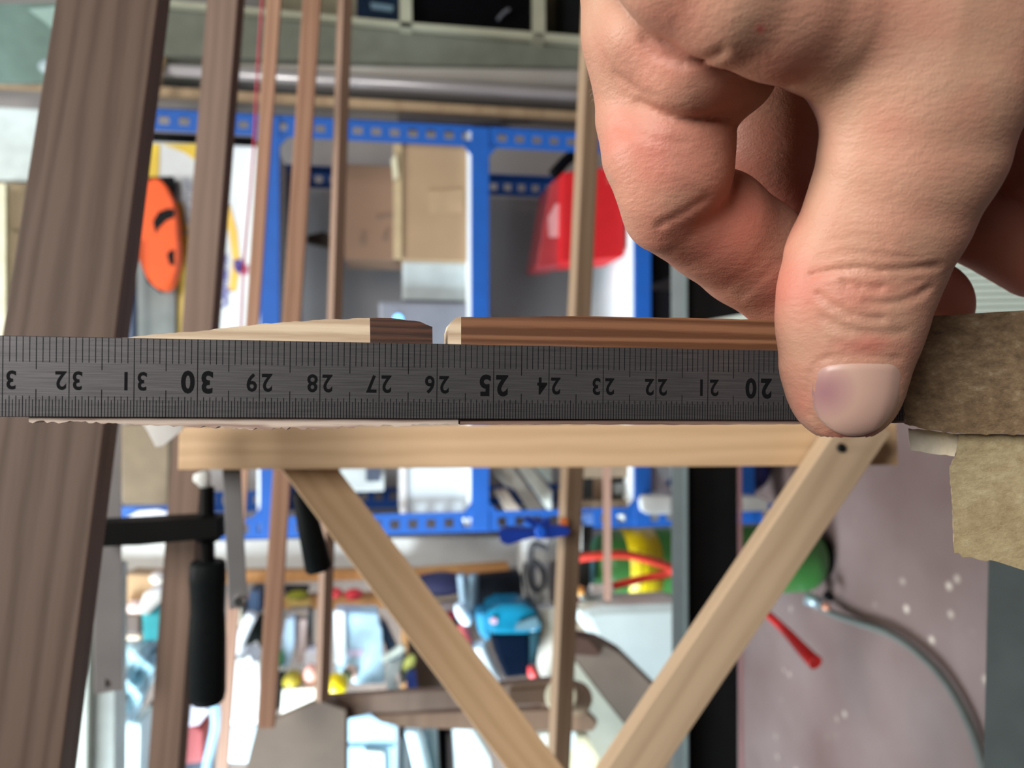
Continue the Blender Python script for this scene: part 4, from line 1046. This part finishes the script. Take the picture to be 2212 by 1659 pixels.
for j in range(nv - 1):
    for i in range(nu - 1): bm.faces.new((grid[j][i], grid[j][i + 1], grid[j + 1][i + 1], grid[j + 1][i]))
ex = bmesh.ops.extrude_face_region(bm, geom=list(bm.faces)); bmesh.ops.translate(bm, verts=[g for g in ex['geom'] if isinstance(g, bmesh.types.BMVert)], vec=(0, .04, 0))
fin(bm, 'bag_film', mat('blue_white_film', (0.42, 0.68, 0.80), 0.12, var=0.45, scale=22), root, True)
bx('white_bucket', 'ice-white bucket at the bottom border under the blue and white bag', 'bucket', [(214, 1568), (304, 1562), (296, 1900), (228, 1900)], (0.72, 0.84, 0.83), 1.38, .08, bev=.012)
bx('dark_green_case', 'very dark green case right of the ice-white bucket', 'case', [(296, 1562), (342, 1490), (352, 1900), (300, 1900)], (0.02, 0.03, 0.025), 1.46, .08)
# between second and third batten
bx('red_container', 'faded red container at the bottom border between the second and third battens', 'container', [(392, 1576), (418, 1566), (438, 1580), (438, 1648), (394, 1652)], (0.45, 0.07, 0.07), 1.5)
bx('white_cloth', 'bright white crumpled cloth on the faded red container', 'cloth', [(394, 1530), (430, 1518), (452, 1536), (430, 1566), (396, 1574)], (0.80, 0.78, 0.88), 1.5, .05, bev=.006)
tag(tube('blue_hose', [onY(462, 1510, 1.46), onY(466, 1560, 1.46), onY(456, 1610, 1.46), onY(446, 1660, 1.46), onY(440, 1760, 1.46)], .008, mat('sky_blue_hose', (0.35, 0.60, 0.80), 0.3)), 'pale blue curved hose right of the faded red container', 'hose')
bx('navy_cloth', 'dark navy cloth at the bottom border below the faded red container', 'cloth', [(395, 1650), (445, 1640), (450, 1900), (395, 1900)], (0.012, 0.02, 0.05), 1.5)
# between third and fourth batten
bx('navy_pouch', 'dark blue pouch beside the fourth batten, above the white slanted pipe', 'pouch', [(540, 1276), (562, 1276), (566, 1322), (524, 1330)], (0.02, 0.05, 0.11), RY - .03)
tag(tube('white_slanted_pipe', [onY(546, 1324, 1.5), onY(520, 1380, 1.5), onY(500, 1430, 1.5)], .011, mat('gloss_white_pipe', (0.86, 0.90, 0.95), 0.2)), 'glossy white slanted pipe beside the fourth batten', 'pipe')
bx('black_wedge_case', 'black wedge-shaped case between the white slanted pipe and the fourth batten', 'case', [(540, 1346), (566, 1344), (568, 1430), (520, 1428)], (0.02, 0.025, 0.022), 1.54)
bx('cream_bulb_box', 'cream packet above the white slanted pipe', 'packet', [(500, 1318), (520, 1312), (524, 1350), (502, 1360)], (0.80, 0.74, 0.58), 1.55)
root = thing('white_canister', 'large glossy white canister between the third and fourth battens', 'canister', onY(525, 1500, 1.4))
prism('body', [(500, 1432), (520, 1420), (535, 1428), (560, 1428), (562, 1565), (492, 1568), (492, 1500)], 1.42, .08, mat('bright_white_plastic', (0.90, 0.93, 0.95), 0.25), root, .010)
prism('lower_band', [(494, 1570), (560, 1568), (548, 1650), (492, 1648)], 1.425, .07, mat('blue_grey_band', (0.45, 0.60, 0.66), 0.4), root, .006)
# between fourth and fifth batten
bx('black_strap', 'dark rolled strap between the orange-brown posts', 'strap', [(612, 1270), (668, 1270), (664, 1282), (618, 1286)], (0.02, 0.02, 0.022), RY - .01, .03)
tag(blob('olive_roll', 643, 1285, 22, 9, RY - .02, .02, mat('olive_roll', (0.24, 0.24, 0.01), 0.5)), 'small olive roll between the two orange-brown posts', 'roll')
bx('yellow_level', 'ochre yellow bar between the fourth and fifth battens under the olive roll', 'bar', [(612, 1290), (672, 1290), (672, 1310), (620, 1310)], (0.55, 0.36, 0.10), RY - .012, .02)
tag(blob('red_roll', 722, 1281, 18, 11, RY - .03, .02, mat('coral_red', (0.70, 0.05, 0.06), 0.4)), 'coral red roll left in the pair right of the fifth batten', 'roll')
tag(blob('red_roll', 764, 1284, 20, 12, RY - .03, .02, mat('crimson_red', (0.55, 0.02, 0.03), 0.4)), 'crimson red roll right in the pair, touching the diagonal brace', 'roll')
bx('blue_white_bottle', 'white and blue slim bottle right of the green ball', 'bottle', [(618, 1338), (636, 1336), (636, 1392), (624, 1442), (604, 1440), (610, 1380)], (0.45, 0.62, 0.78), 1.5, .04, .3)
tag(blob('green_ball', 597, 1420, 12, 20, 1.49, .015, mat('green_plastic', (0.03, 0.55, 0.10), 0.35)), 'bright green ball beside the fourth batten', 'ball')
bx('white_cap_base', 'bright white cup under the green ball', 'cup', [(588, 1440), (616, 1442), (612, 1458), (590, 1460)], (0.88, 0.90, 0.86), 1.49, .03)
bx('rose_box', 'rose-beige upright box between the fourth and fifth battens', 'box', [(638, 1340), (664, 1338), (658, 1430), (640, 1432)], (0.70, 0.54, 0.49), 1.52, .05)
bx('grey_carton', 'grey-brown carton above the rose-beige box', 'carton', [(622, 1322), (668, 1318), (668, 1338), (622, 1340)], (0.36, 0.30, 0.26), 1.53, .04)
bx('dark_bottle', 'thin dark bottle just left of the fifth batten', 'bottle', [(664, 1320), (674, 1320), (674, 1402), (666, 1402)], (0.015, 0.025, 0.03), 1.52, .03)
bx('white_pink_cup', 'white cup with a salmon pink side behind the fifth batten', 'cup', [(658, 1410), (690, 1404), (692, 1480), (650, 1482)], (0.75, 0.76, 0.84), 1.49, .05, bev=.007)
tag(blob('salmon_roll', 672, 1458, 16, 24, 1.46, .012, mat('salmon', (0.85, 0.45, 0.38), 0.5)), 'salmon pink roll in front of the white cup beside the fifth batten', 'roll')
root = thing('olive_fruit', 'olive yellow lemon-shaped ball left of the fifth batten', 'ball', onY(632, 1470, 1.46))
blob('body', 632, 1470, 20, 23, 1.46, .018, mat('olive_yellow', (0.42, 0.33, 0.03), 0.35), root, rot=.5)
tag(blob('yellow_ball', 727, 1478, 24, 24, 1.44, .02, mat('bright_yellow', (0.80, 0.60, 0.0), 0.4)), 'bright yellow ball just right of the fifth batten', 'ball')
bx('olive_plate', 'dark olive disc behind the bright yellow ball', 'disc', [(738, 1452), (752, 1450), (762, 1468), (752, 1476), (740, 1468)], (0.06, 0.07, 0.02), 1.47, .02)
tag(blob('peach_ball', 758, 1452, 16, 16, 1.50, .015, mat('peach', (0.75, 0.50, 0.40), 0.5)), 'pale peach ball behind the bright yellow ball', 'ball')
bx('cream_container', 'bright cream container between the fourth and fifth battens above the plywood jig', 'container', [(610, 1490), (688, 1486), (690, 1560), (604, 1572)], (0.82, 0.80, 0.68), 1.44, .08)
bx('black_bracket', 'narrow black bracket right of the fourth batten, left of the cream container', 'bracket', [(596, 1460), (612, 1456), (606, 1530), (592, 1540)], (0.01, 0.012, 0.012), 1.47, .04)
# light blue packet
root = thing('light_blue_packet', 'large light blue plastic packet with faint pink print right of the fifth batten', 'packet', onY(780, 1400, 1.5))
LB = mat('sky_packet', (0.42, 0.62, 0.76), 0.3, var=0.35, scale=14)
prism('packet_body', [(722, 1322), (816, 1326), (824, 1360), (832, 1478), (768, 1480), (724, 1450)], 1.50, .06, LB, root, .008)
prism('white_fold', [(722, 1320), (744, 1322), (748, 1420), (738, 1440), (722, 1430)], 1.49, .02, mat('white_blue_fold', (0.80, 0.90, 0.95), 0.2), root, .004)
prism('pink_print', [(752, 1404), (786, 1402), (784, 1418), (754, 1420)], 1.4985, .002, mat('faint_pink_print', (0.62, 0.55, 0.74), 0.4), root)
bx('navy_folder', 'dark slate blue folder behind the light blue packet', 'folder', [(816, 1330), (836, 1352), (858, 1400), (836, 1412), (826, 1380)], (0.04, 0.07, 0.12), 1.53, .03)
tag(tube('grey_rod', [onY(826, 1424, 1.48), onY(850, 1412, 1.48), onY(872, 1396, 1.48)], .008, mat('pale_grey_green_rod', (0.50, 0.56, 0.50), 0.4)), 'pale grey-green rod leaning between the light blue packet and the diagonal brace', 'rod')
tag(blob('lime_ball', 884, 1432, 12, 20, 1.49, .012, mat('lime_cap', (0.55, 0.60, 0.15), 0.4), rot=.5), 'lime yellow ball touching the diagonal brace', 'ball')
bx('blue_spool', 'deep blue spool above the plywood bar beside the diagonal brace', 'spool', [(880, 1448), (898, 1452), (902, 1488), (878, 1490)], (0.01, 0.03, 0.17), 1.47, .03)
bx('white_glove', 'crumpled pale glove above the plywood bar, left of the deep blue spool', 'glove', [(838, 1428), (872, 1420), (866, 1444), (846, 1466), (862, 1494), (836, 1490), (832, 1460)], (0.52, 0.60, 0.62), 1.49, .03)
bx('grey_cloth', 'dark grey-olive cloth between the pale glove and the deep blue spool', 'cloth', [(860, 1420), (880, 1418), (880, 1470), (866, 1482)], (0.13, 0.14, 0.12), 1.51, .03)
# right of the diagonal brace
tag(blob('navy_bag', 950, 1262, 66, 26, RY - .02, .03, mat('deep_navy_fabric', (0.008, 0.008, 0.05), 0.7)), 'deep navy fabric bag under the long orange-brown post', 'bag')
bx('tan_strap', 'tan strap below the deep navy bag', 'strap', [(916, 1290), (990, 1282), (990, 1292), (920, 1302)], (0.35, 0.26, 0.17), RY - .02, .02)
bx('grey_tool_box', 'grey and rose tool box below the tan strap', 'tool box', [(930, 1304), (990, 1300), (996, 1330), (960, 1350), (935, 1330)], (0.33, 0.29, 0.31), RY, .06)
bx('crimson_strip', 'dark crimson strip on a navy base right of the diagonal brace', 'strip', [(958, 1326), (984, 1322), (984, 1340), (966, 1344)], (0.28, 0.01, 0.04), RY - .02, .015)
bx('midnight_case', 'midnight blue case behind the dusty red handle', 'case', [(968, 1342), (1000, 1338), (1012, 1400), (990, 1380)], (0.008, 0.008, 0.03), RY + .01, .04)
bx('black_machine', 'large black machine housing above the turquoise power tool', 'machine', [(1024, 1250), (1130, 1240), (1140, 1300), (1132, 1318), (1070, 1330), (1018, 1322)], (0.012, 0.014, 0.018), 1.54, .05, bev=.01)
tag(tube('steel_tube', [onY(996, 1240, 1.5), onY(1000, 1280, 1.5), onY(1004, 1330, 1.5)], .009, mat('blue_grey_tube', (0.20, 0.27, 0.32), 0.35)), 'blue-grey metal tube left in the pair above the white bulb', 'tube')
tag(tube('steel_tube', [onY(1022, 1240, 1.5), onY(1022, 1280, 1.5), onY(1018, 1326, 1.5)], .010, mat('slate_tube', (0.13, 0.19, 0.23), 0.35)), 'slate metal tube right in the pair above the white bulb', 'tube')
tag(blob('white_bulb', 1000, 1326, 15, 28, 1.46, .018, mat('ice_white_bulb', (0.70, 0.85, 0.95), 0.25), rot=-.5), 'ice-white bulb shape left of the turquoise power tool', 'bulb')
root = thing('red_handled_tool', 'dusty red oval handle left of the turquoise power tool', 'tool', onY(1003, 1375, 1.46))
blob('grip', 1003, 1374, 16, 30, 1.47, .014, mat('dusty_red', (0.42, 0.07, 0.07), 0.4), root, rot=-.3)
tag(tube('white_pole', [onY(1030, 1392, 1.46), onY(1052, 1440, 1.46), onY(1078, 1486, 1.46)], [.017, .017, .018], mat('gloss_ice_pole', (0.72, 0.85, 0.92), 0.2)), 'slanted glossy ice-white pole between diagonal brace and turquoise power tool', 'pole')
root = thing('power_tool', 'turquoise cordless power tool with a dark lower body, left of the square batten', 'power tool', onY(1110, 1390, 1.44))
TQ = mat('turquoise_tool_plastic', (0.0, 0.17, 0.29), 0.35, var=.25)
prism('housing', [(1056, 1318), (1082, 1306), (1130, 1304), (1156, 1318), (1172, 1345), (1168, 1366), (1140, 1368), (1060, 1372), (1052, 1345)], 1.42, .08, TQ, root, .012)
prism('front_grip', [(1030, 1326), (1054, 1322), (1060, 1376), (1054, 1388), (1036, 1372)], 1.43, .06, mat('light_turquoise', (0.03, 0.25, 0.42), 0.35), root, .008)
prism('lower_body', [(1062, 1372), (1142, 1368), (1146, 1460), (1092, 1466), (1076, 1430)], 1.43, .07, mat('tool_midnight', (0.002, 0.006, 0.016), 0.4), root, .008)
prism('side_bracket', [(1146, 1368), (1166, 1366), (1160, 1436), (1146, 1440)], 1.425, .04, mat('tool_teal_dark', (0.01, 0.045, 0.06), 0.4), root, .004)
prism('grey_cap', [(1120, 1345), (1160, 1332), (1168, 1352), (1152, 1362), (1112, 1362)], 1.412, .02, mat('tool_grey', (0.10, 0.18, 0.22), 0.4), root, .003)
q = onY(1067, 1342, 1.415)
lathe('pink_button', q, q + Vector((0, .01, 0)), [(0, .006), (1, .008)], mat('pink_button_plastic', (0.55, 0.35, 0.5), 0.4), root, 14)
tag(blob('red_tip', 1152, 1456, 11, 22, 1.41, .012, mat('coral_tip', (0.75, 0.07, 0.07), 0.35), rot=-.35), 'coral red tip at the lower end of the turquoise power tool', 'tool')
# black hook with ring on white machine
root = thing('white_machine', 'white machine with a black ring and hook shaped marks, left of the square batten', 'machine', onY(1160, 1250, 1.5))
bx('housing', '', '', [(1128, 1150), (1185, 1146), (1188, 1330), (1150, 1330), (1136, 1300)], (0.60, 0.58, 0.54), 1.50, .08, parent=root)
KM = mat('grey_black_mark', (0.045, 0.045, 0.045), 0.5)
tube('cable', [onY(1180, 1184, 1.48), onY(1152, 1176, 1.48), onY(1146, 1210, 1.48), onY(1160, 1216, 1.48), onY(1174, 1240, 1.48), onY(1170, 1268, 1.48), onY(1152, 1272, 1.48), onY(1142, 1240, 1.48), onY(1146, 1205, 1.48)], .0058, KM, root, n=8)
tube('cable', [onY(1134, 1215, 1.49), onY(1130, 1250, 1.49), onY(1140, 1290, 1.49), onY(1150, 1320, 1.49)], .003, KM, root, n=8)
bx('grey_side', '', '', [(1150, 1280), (1172, 1284), (1172, 1330), (1152, 1326)], (0.22, 0.22, 0.22), 1.485, .02, parent=root)
bx('white_jug', 'rounded cream-white jug hugging the square batten below the white machine', 'jug', [(1162, 1316), (1200, 1310), (1204, 1480), (1178, 1482), (1166, 1440), (1164, 1390), (1176, 1360)], (0.66, 0.62, 0.54), 1.46, .06, bev=.008)
# plywood jig and bars
PLY = mat('taupe_plywood', (0.205, 0.16, 0.125), 0.7, var=0.12, scale=25, bump=.1)
DKP = wood('dark_plywood_edge', (0.17, 0.105, 0.065), (0.11, 0.065, 0.04), 0.01)
jig = thing('plywood_jig', 'taupe wooden jig with a cut corner and a long bar at the bottom border', 'jig', P(700, 1600, .84))
cprism('plate', [(556, 1562), (596, 1556), (690, 1512), (748, 1534), (748, 1900), (480, 1900), (520, 1700)], .82, .012, PLY, jig)
cprism('bar', [(700, 1506), (860, 1497), (1010, 1488), (1000, 1530), (872, 1538), (800, 1540), (770, 1546), (748, 1556), (748, 1522)], .835, .012, wood('taupe_bar', (0.24, 0.17, 0.13), (0.17, 0.115, 0.085), 0.02), jig)
cprism('bar', [(1010, 1486), (1200, 1468), (1198, 1500), (1188, 1524), (1010, 1530)], .835, .012, wood('taupe_bar', (0.2, 0.1, 0.1), (0.1, 0.1, 0.1), 0.02), jig)
cprism('lower_rail', [(800, 1544), (1000, 1538), (1262, 1532), (1292, 1562), (1280, 1580), (1100, 1578), (880, 1572), (820, 1560)], .85, .012, wood('tan_rail', (0.33, 0.22, 0.145), (0.24, 0.15, 0.10), 0.02), jig)
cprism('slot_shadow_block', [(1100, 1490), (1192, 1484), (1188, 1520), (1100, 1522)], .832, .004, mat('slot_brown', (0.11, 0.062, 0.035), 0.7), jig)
root = thing('wooden_dowel', 'short thick pine dowel with a pale end, beside the square batten above the tan rail', 'dowel', P(1222, 1505, .80))
a = P(1212, 1503, .80); b_ = a + (P(1246, 1508, .86) - a)
k = .8 / FPX
lathe('dowel_body', a, b_, [(0, 36 * k), (.04, 37 * k), (1, 37 * k)], mat('dowel_tan', (0.42, 0.29, 0.18), 0.6), root, 28)
lathe('end_grain', a - (b_ - a) * .02, a, [(0, 33 * k), (1, 36 * k)], mat('dowel_cream', (0.66, 0.64, 0.48), 0.7), root, 28)
tag(blob('pink_bead', 1182, 1528, 11, 12, 1.2, .01, mat('pink_knob', (0.70, 0.42, 0.36), 0.5)), 'small pink bead above the tan rail, left of the square batten', 'bead')
tag(blob('dark_red_bead', 1158, 1526, 12, 8, 1.2, .01, mat('dark_red_knob', (0.12, 0.006, 0.006), 0.5)), 'small dark red bead beside the pink bead above the tan rail', 'bead')
# white chest with brown lid edge behind the rail
root = thing('white_chest', 'white chest with a taupe slanting edge board, between square batten and table rail', 'chest', P(1350, 1500, .95))
cprism('edge_board', [(1236, 1374), (1290, 1384), (1340, 1412), (1460, 1530), (1570, 1665), (1640, 1800), (1540, 1800), (1380, 1600), (1300, 1500), (1236, 1416)], .95, .03, PLY, root)
cprism('front', [(1236, 1418), (1300, 1504), (1380, 1604), (1536, 1800), (1290, 1800), (1330, 1700), (1275, 1600), (1250, 1540), (1236, 1500)], .952, .03, mat('chest_off_white', (0.55, 0.57, 0.47), 0.6), root)
cprism('dark_corner', [(1236, 1372), (1272, 1380), (1300, 1410), (1290, 1418), (1236, 1414)], .945, .02, mat('corner_brown', (0.09, 0.045, 0.03), 0.6), root)
bx('white_drum', 'large smooth white drum behind the chest with a red hose across its top', 'drum', [(1246, 1318), (1300, 1306), (1480, 1300), (1480, 1520), (1420, 1520), (1372, 1440), (1310, 1400), (1270, 1370)], (0.66, 0.76, 0.75), 1.08, .07, bev=.015)
bx('tan_holder', 'tan wooden holder above the white drum next to the square batten', 'holder', [(1236, 1310), (1262, 1316), (1272, 1372), (1238, 1376)], (0.40, 0.33, 0.25), 1.2, .05)
# lower pale things
bx('blue_tub', 'light blue plastic tub with a dark seam, right of the jig plate', 'tub', [(748, 1552), (800, 1545), (858, 1570), (858, 1900), (750, 1900)], (0.36, 0.60, 0.78), 1.40, .1)
bx('seam', 'dark horizontal seam strip across the light blue tub', 'strip', [(750, 1610), (850, 1610), (850, 1616), (750, 1616)], (0.12, 0.25, 0.35), 1.397, .002, bev=0)
bx('white_sleeve', 'white paper sleeve with a green hint in front of the light blue tub', 'sleeve', [(784, 1622), (830, 1626), (838, 1900), (764, 1900)], (0.72, 0.82, 0.78), 1.39, .01)
bx('black_grip_tool', 'black tool grip between light blue tub and white tubes at the bottom border', 'tool', [(860, 1570), (880, 1568), (884, 1590), (866, 1592)], (0.006, 0.01, 0.012), 1.43, .03)
bx('grey_drill', 'grey tool under the black grip at the bottom border', 'tool', [(862, 1592), (884, 1594), (890, 1900), (860, 1900)], (0.25, 0.25, 0.24), 1.43, .04)
tag(tube('white_tube', [onY(892, 1572, 1.40), onY(908, 1640, 1.40), onY(930, 1760, 1.40)], .016, mat('ice_tube', (0.55, 0.74, 0.82), 0.3)), 'slanted ice-blue tube left of a dark gap at the bottom border', 'tube')
bx('pale_blue_case', 'pale blue-grey case between the slanted ice-blue tube and the dark gap', 'case', [(918, 1572), (944, 1574), (958, 1900), (930, 1900)], (0.32, 0.45, 0.50), 1.42, .04)
bx('dark_gap_panel', 'black panel filling the dark gap at the bottom border left of the diagonal brace', 'panel', [(946, 1568), (988, 1566), (1000, 1900), (960, 1900)], (0.01, 0.01, 0.012), 1.48, .04)  # black panel put in where the gap is dark
bx('brown_grey_stick', 'brown-grey stick in front of the black panel at the bottom border', 'stick', [(966, 1590), (980, 1590), (990, 1900), (972, 1900)], (0.14, 0.10, 0.09), 1.46, .02)
bx('white_jerrycan', 'white jerrycan behind the diagonal brace at the bottom border', 'jerrycan', [(978, 1570), (1016, 1566), (1060, 1640), (1090, 1900), (1000, 1900)], (0.62, 0.72, 0.74), 1.42, .06, bev=.01)
bx('cream_bucket', 'cream white bucket at the bottom border left of the square batten', 'bucket', [(1130, 1592), (1190, 1582), (1190, 1900), (1180, 1800), (1158, 1660)], (0.76, 0.76, 0.66), 1.36, .06, bev=.01)
bx('cream_bucket', 'cream yellow bucket at the bottom border right of the square batten', 'bucket', [(1222, 1588), (1268, 1590), (1300, 1625), (1300, 1900), (1222, 1900)], (0.66, 0.62, 0.42), 1.36, .06, bev=.01)
bx('mint_cup', 'small mint white cup beside the square batten at the bottom border', 'cup', [(1220, 1580), (1246, 1582), (1240, 1622), (1222, 1618)], (0.72, 0.84, 0.82), 1.33, .02)
# brightly lit stretch of white wall, its light put into a paler strip
bx('lit_wall_strip', 'paler strip for the brightly lit white wall, below the blue upright and above the rack', 'board', [(190, 1168), (1240, 1160), (1240, 1200), (1120, 1232), (700, 1240), (190, 1244)], (0.60, 0.585, 0.55), 1.79, .05, bev=.002)

# ------------------------------------------------------------------ floor items: green tank, hoses, cable
tk = thing('pressure_tank', 'green pressure tank with a yellow label standing on the floor behind the rail', 'tank', (0, 1.24, 0))
TY = 1.24
GR = mat('tank_green', (0.035, 0.15, 0.03), 0.4, var=.05)
yc = 1218; base = onY(1832, yc, TY); topc = onY(1292, yc, TY); k = TY / FPX; r = 82 * k
bx_ = base.x; zb = 0.012; ztop = topc.z
lathe('cylinder', Vector((bx_, TY + .06, zb)), Vector((bx_, TY + .06, ztop)), [(0, r * .55), (.015, r * .78), (.05, r * .95), (.09, r), (.86, r), (.92, r * .96), (.965, r * .82), (.99, r * .5), (1, r * .2)], GR, tk, 48)
zl0, zl1 = onY(1434, yc, TY).z, onY(1362, yc, TY).z
lathe('yellow_label', Vector((bx_, TY + .06, zl0)), Vector((bx_, TY + .06, zl1)), [(0, r * 1.004), (1, r * 1.004)], mat('label_yellow', (0.60, 0.46, 0.0), 0.4), tk, 48)
lathe('foot_ring', Vector((bx_, TY + .06, 0.0)), Vector((bx_, TY + .06, 0.03)), [(0, r * .6), (1, r * .62)], BLACK, tk, 36)
for i_, (x0, x1) in enumerate([(1384, 1388), (1400, 1404), (1416, 1420)]):
    a, b_ = onY(x1, yc, TY).z, onY(x0, yc, TY).z
    bm = bmesh.new(); n_ = 16
    for q in range(n_):
        t0 = math.radians(200 + 110 * q / n_); t1 = math.radians(200 + 110 * (q + .7) / n_)
        vs = [bm.verts.new((bx_ + r * 1.012 * math.cos(t), TY + .06 + r * 1.012 * math.sin(t), z)) for t, z in ((t0, a), (t1, a), (t1, b_), (t0, b_))]
        bm.faces.new(vs)
    fin(bm, 'label_print', mat('olive_print', (0.28, 0.20, 0.0), 0.5), tk)
HR = mat('red_hose_rubber', (0.68, 0.05, 0.03), 0.4)
tag(tube('red_hose', [onY(1236, 1208, 1.10), onY(1290, 1200, 1.09), onY(1350, 1198, 1.09), onY(1410, 1212, 1.09), onY(1452, 1228, 1.10), onY(1440, 1240, 1.11), onY(1380, 1252, 1.12), onY(1318, 1268, 1.12)], .0062, HR, n=12), 'bright red air hose looped in front of the green tank', 'hose')
root = thing('hose_coupling', 'white and orange hose coupling at the end of the red hose loop', 'coupling', onY(1290, 1278, 1.11))
tube('white_sleeve', [onY(1322, 1270, 1.11), onY(1300, 1274, 1.11), onY(1276, 1274, 1.11)], .0085, mat('coupling_white', (0.80, 0.82, 0.80), 0.35), root)
blob('orange_nut', 1252, 1276, 13, 11, 1.10, .009, mat('coupling_orange', (0.80, 0.40, 0.10), 0.4), root)
tube('grey_stem', [onY(1256, 1282, 1.11), onY(1272, 1296, 1.11), onY(1300, 1300, 1.12)], .007, mat('coupling_grey', (0.30, 0.36, 0.35), 0.35, .4), root)
tag(tube('red_hose', [onY(1232, 1296, 1.12), onY(1290, 1310, 1.12), onY(1350, 1326, 1.12), onY(1420, 1332, 1.12), onY(1500, 1330, 1.12)], .0058, mat('dark_red_hose', (0.36, 0.03, 0.05), 0.4), n=12), 'dark red hose lying across the top of the white drum', 'hose')
tag(tube('red_hose', [onY(1640, 1310, .86), onY(1690, 1356, .80), onY(1735, 1405, .76), onY(1762, 1432, .74)], [.004, .005, .007, .008], mat('hose_end_red', (0.62, 0.015, 0.015), 0.35), n=12), 'red hose end pointing down to the right of the diagonal brace', 'hose')
tag(tube('grey_hose', [onZ(1760, 1300, .03), onZ(1790, 1322, .02), onZ(1850, 1344, .012), onZ(1920, 1368, .012), onZ(1990, 1416, .012), onZ(2050, 1484, .012), onZ(2100, 1580, .012), onZ(2135, 1700, .012)], .0062, mat('grey_hose_rubber', (0.10, 0.11, 0.10), 0.9), n=12, res=8), 'slim grey hose curving over the pink floor from the green tank', 'hose')
root = thing('tank_valve', 'small valve with blue and copper parts at the foot of the green tank', 'valve', onZ(1770, 1300, .03))
tube('valve_body', [onZ(1740, 1292, .05), onZ(1775, 1304, .03)], .011, mat('valve_steel', (0.30, 0.38, 0.42), 0.3, .5), root, res=1)
blob('copper_nut', 1784, 1310, 10, 10, onZ(1784, 1310, .035).y - .01, .008, mat('valve_copper', (0.6, 0.25, 0.16), 0.4, .3), root)
blob('black_cap', 1790, 1288, 12, 12, onZ(1784, 1300, .035).y, .012, BLACK, root)
tag(beam('thin_slat', onY(1310, 900, 1.02), onY(1312, 1295, 1.02), .011, .010, wood('rose_slat', (0.42, 0.25, 0.19), (0.30, 0.17, 0.12), 0.02)), 'thin reddish slat in front of the green tank left of the rail', 'slat')
tag(beam('thin_slat', onY(1597, 900, .86), onY(1604, 1900, .86), .005, .010, wood('wine_slat', (0.30, 0.13, 0.12), (0.22, 0.09, 0.09), 0.02)), 'thin wine-red slat along the right side of the rail', 'slat')
root = thing('screwdriver', 'black and white tool with a blue tip left of the thin reddish slat', 'tool', onY(1265, 1160, 1.25))
prism('white_part', [(1244, 1138), (1258, 1134), (1258, 1190), (1246, 1192)], 1.25, .02, mat('tool_white', (0.68, 0.68, 0.64), 0.4), root, .002)
prism('black_part', [(1258, 1136), (1282, 1132), (1276, 1200), (1274, 1270), (1250, 1270), (1246, 1196), (1260, 1188)], 1.26, .02, mat('tool_black', (0.02, 0.018, 0.016), 0.5), root, .002)
prism('blue_tip', [(1246, 1112), (1282, 1108), (1284, 1134), (1248, 1136)], 1.255, .02, mat('tool_blue_white', (0.10, 0.20, 0.50), 0.4), root, .002)
prism('teal_strip', [(1276, 1200), (1286, 1196), (1284, 1262), (1275, 1266)], 1.26, .015, mat('tool_teal', (0.06, 0.16, 0.20), 0.4), root, .001)
# things on the floor at the foot of the shelf
tag(blob('grey_drum', 1752, 1010, 70, 74, 1.62, .08, mat('mauve_drum', (0.42, 0.39, 0.41), 0.6)), 'mauve-grey rounded drum behind the diagonal brace next to the floor', 'drum')
tag(prism('white_can', [(1780, 1062), (1808, 1060), (1812, 1130), (1786, 1132)], 1.45, .06, mat('can_pale', (0.55, 0.60, 0.60), 0.4), None, .004), 'pale can just above the green tank beside the floor', 'can')
# bright ribbed panel under the hand
root = thing('ribbed_panel', 'bright greenish white ribbed plastic panel behind the fingers at the right', 'panel', P(1950, 620, .48))
pm = mat('ribbed_mint_white', (0.66, 0.76, 0.70), 0.5, var=.04)
cprism('sheet', [(1480, 700), (1690, 664), (2330, 470), (2330, 760), (1480, 760)], .50, .006, pm, root, 0)
for i_ in range(14):
    y0_ = 545 + i_ * 14
    beam('rib', P(1960, y0_ + 6, .499), P(2330, y0_, .499), .0012, .0012, pm, root, bev=0)

for nm, g in (('steel_tube', 'metal tubes above the white bulb'), ('red_roll', 'red rolls right of the fifth batten'), ('red_hose', 'red air hoses'),
              ('thin_slat', 'thin slats beside the table rail'), ('cream_bucket', 'cream buckets at the bottom border'), ('bar_clamp', 'steel bar clamps'),
              ('diagonal_brace', 'diagonal braces of the wooden frame'), ('white_roll', 'white foam pads'), ('black_tool_box', 'black tool boxes left of the rail'),
              ('cardboard_box', 'cardboard boxes on the shelving')):
    for o in list(scn.objects):
        if o.parent is None and o.name.split('.')[0] == nm: o['group'] = g
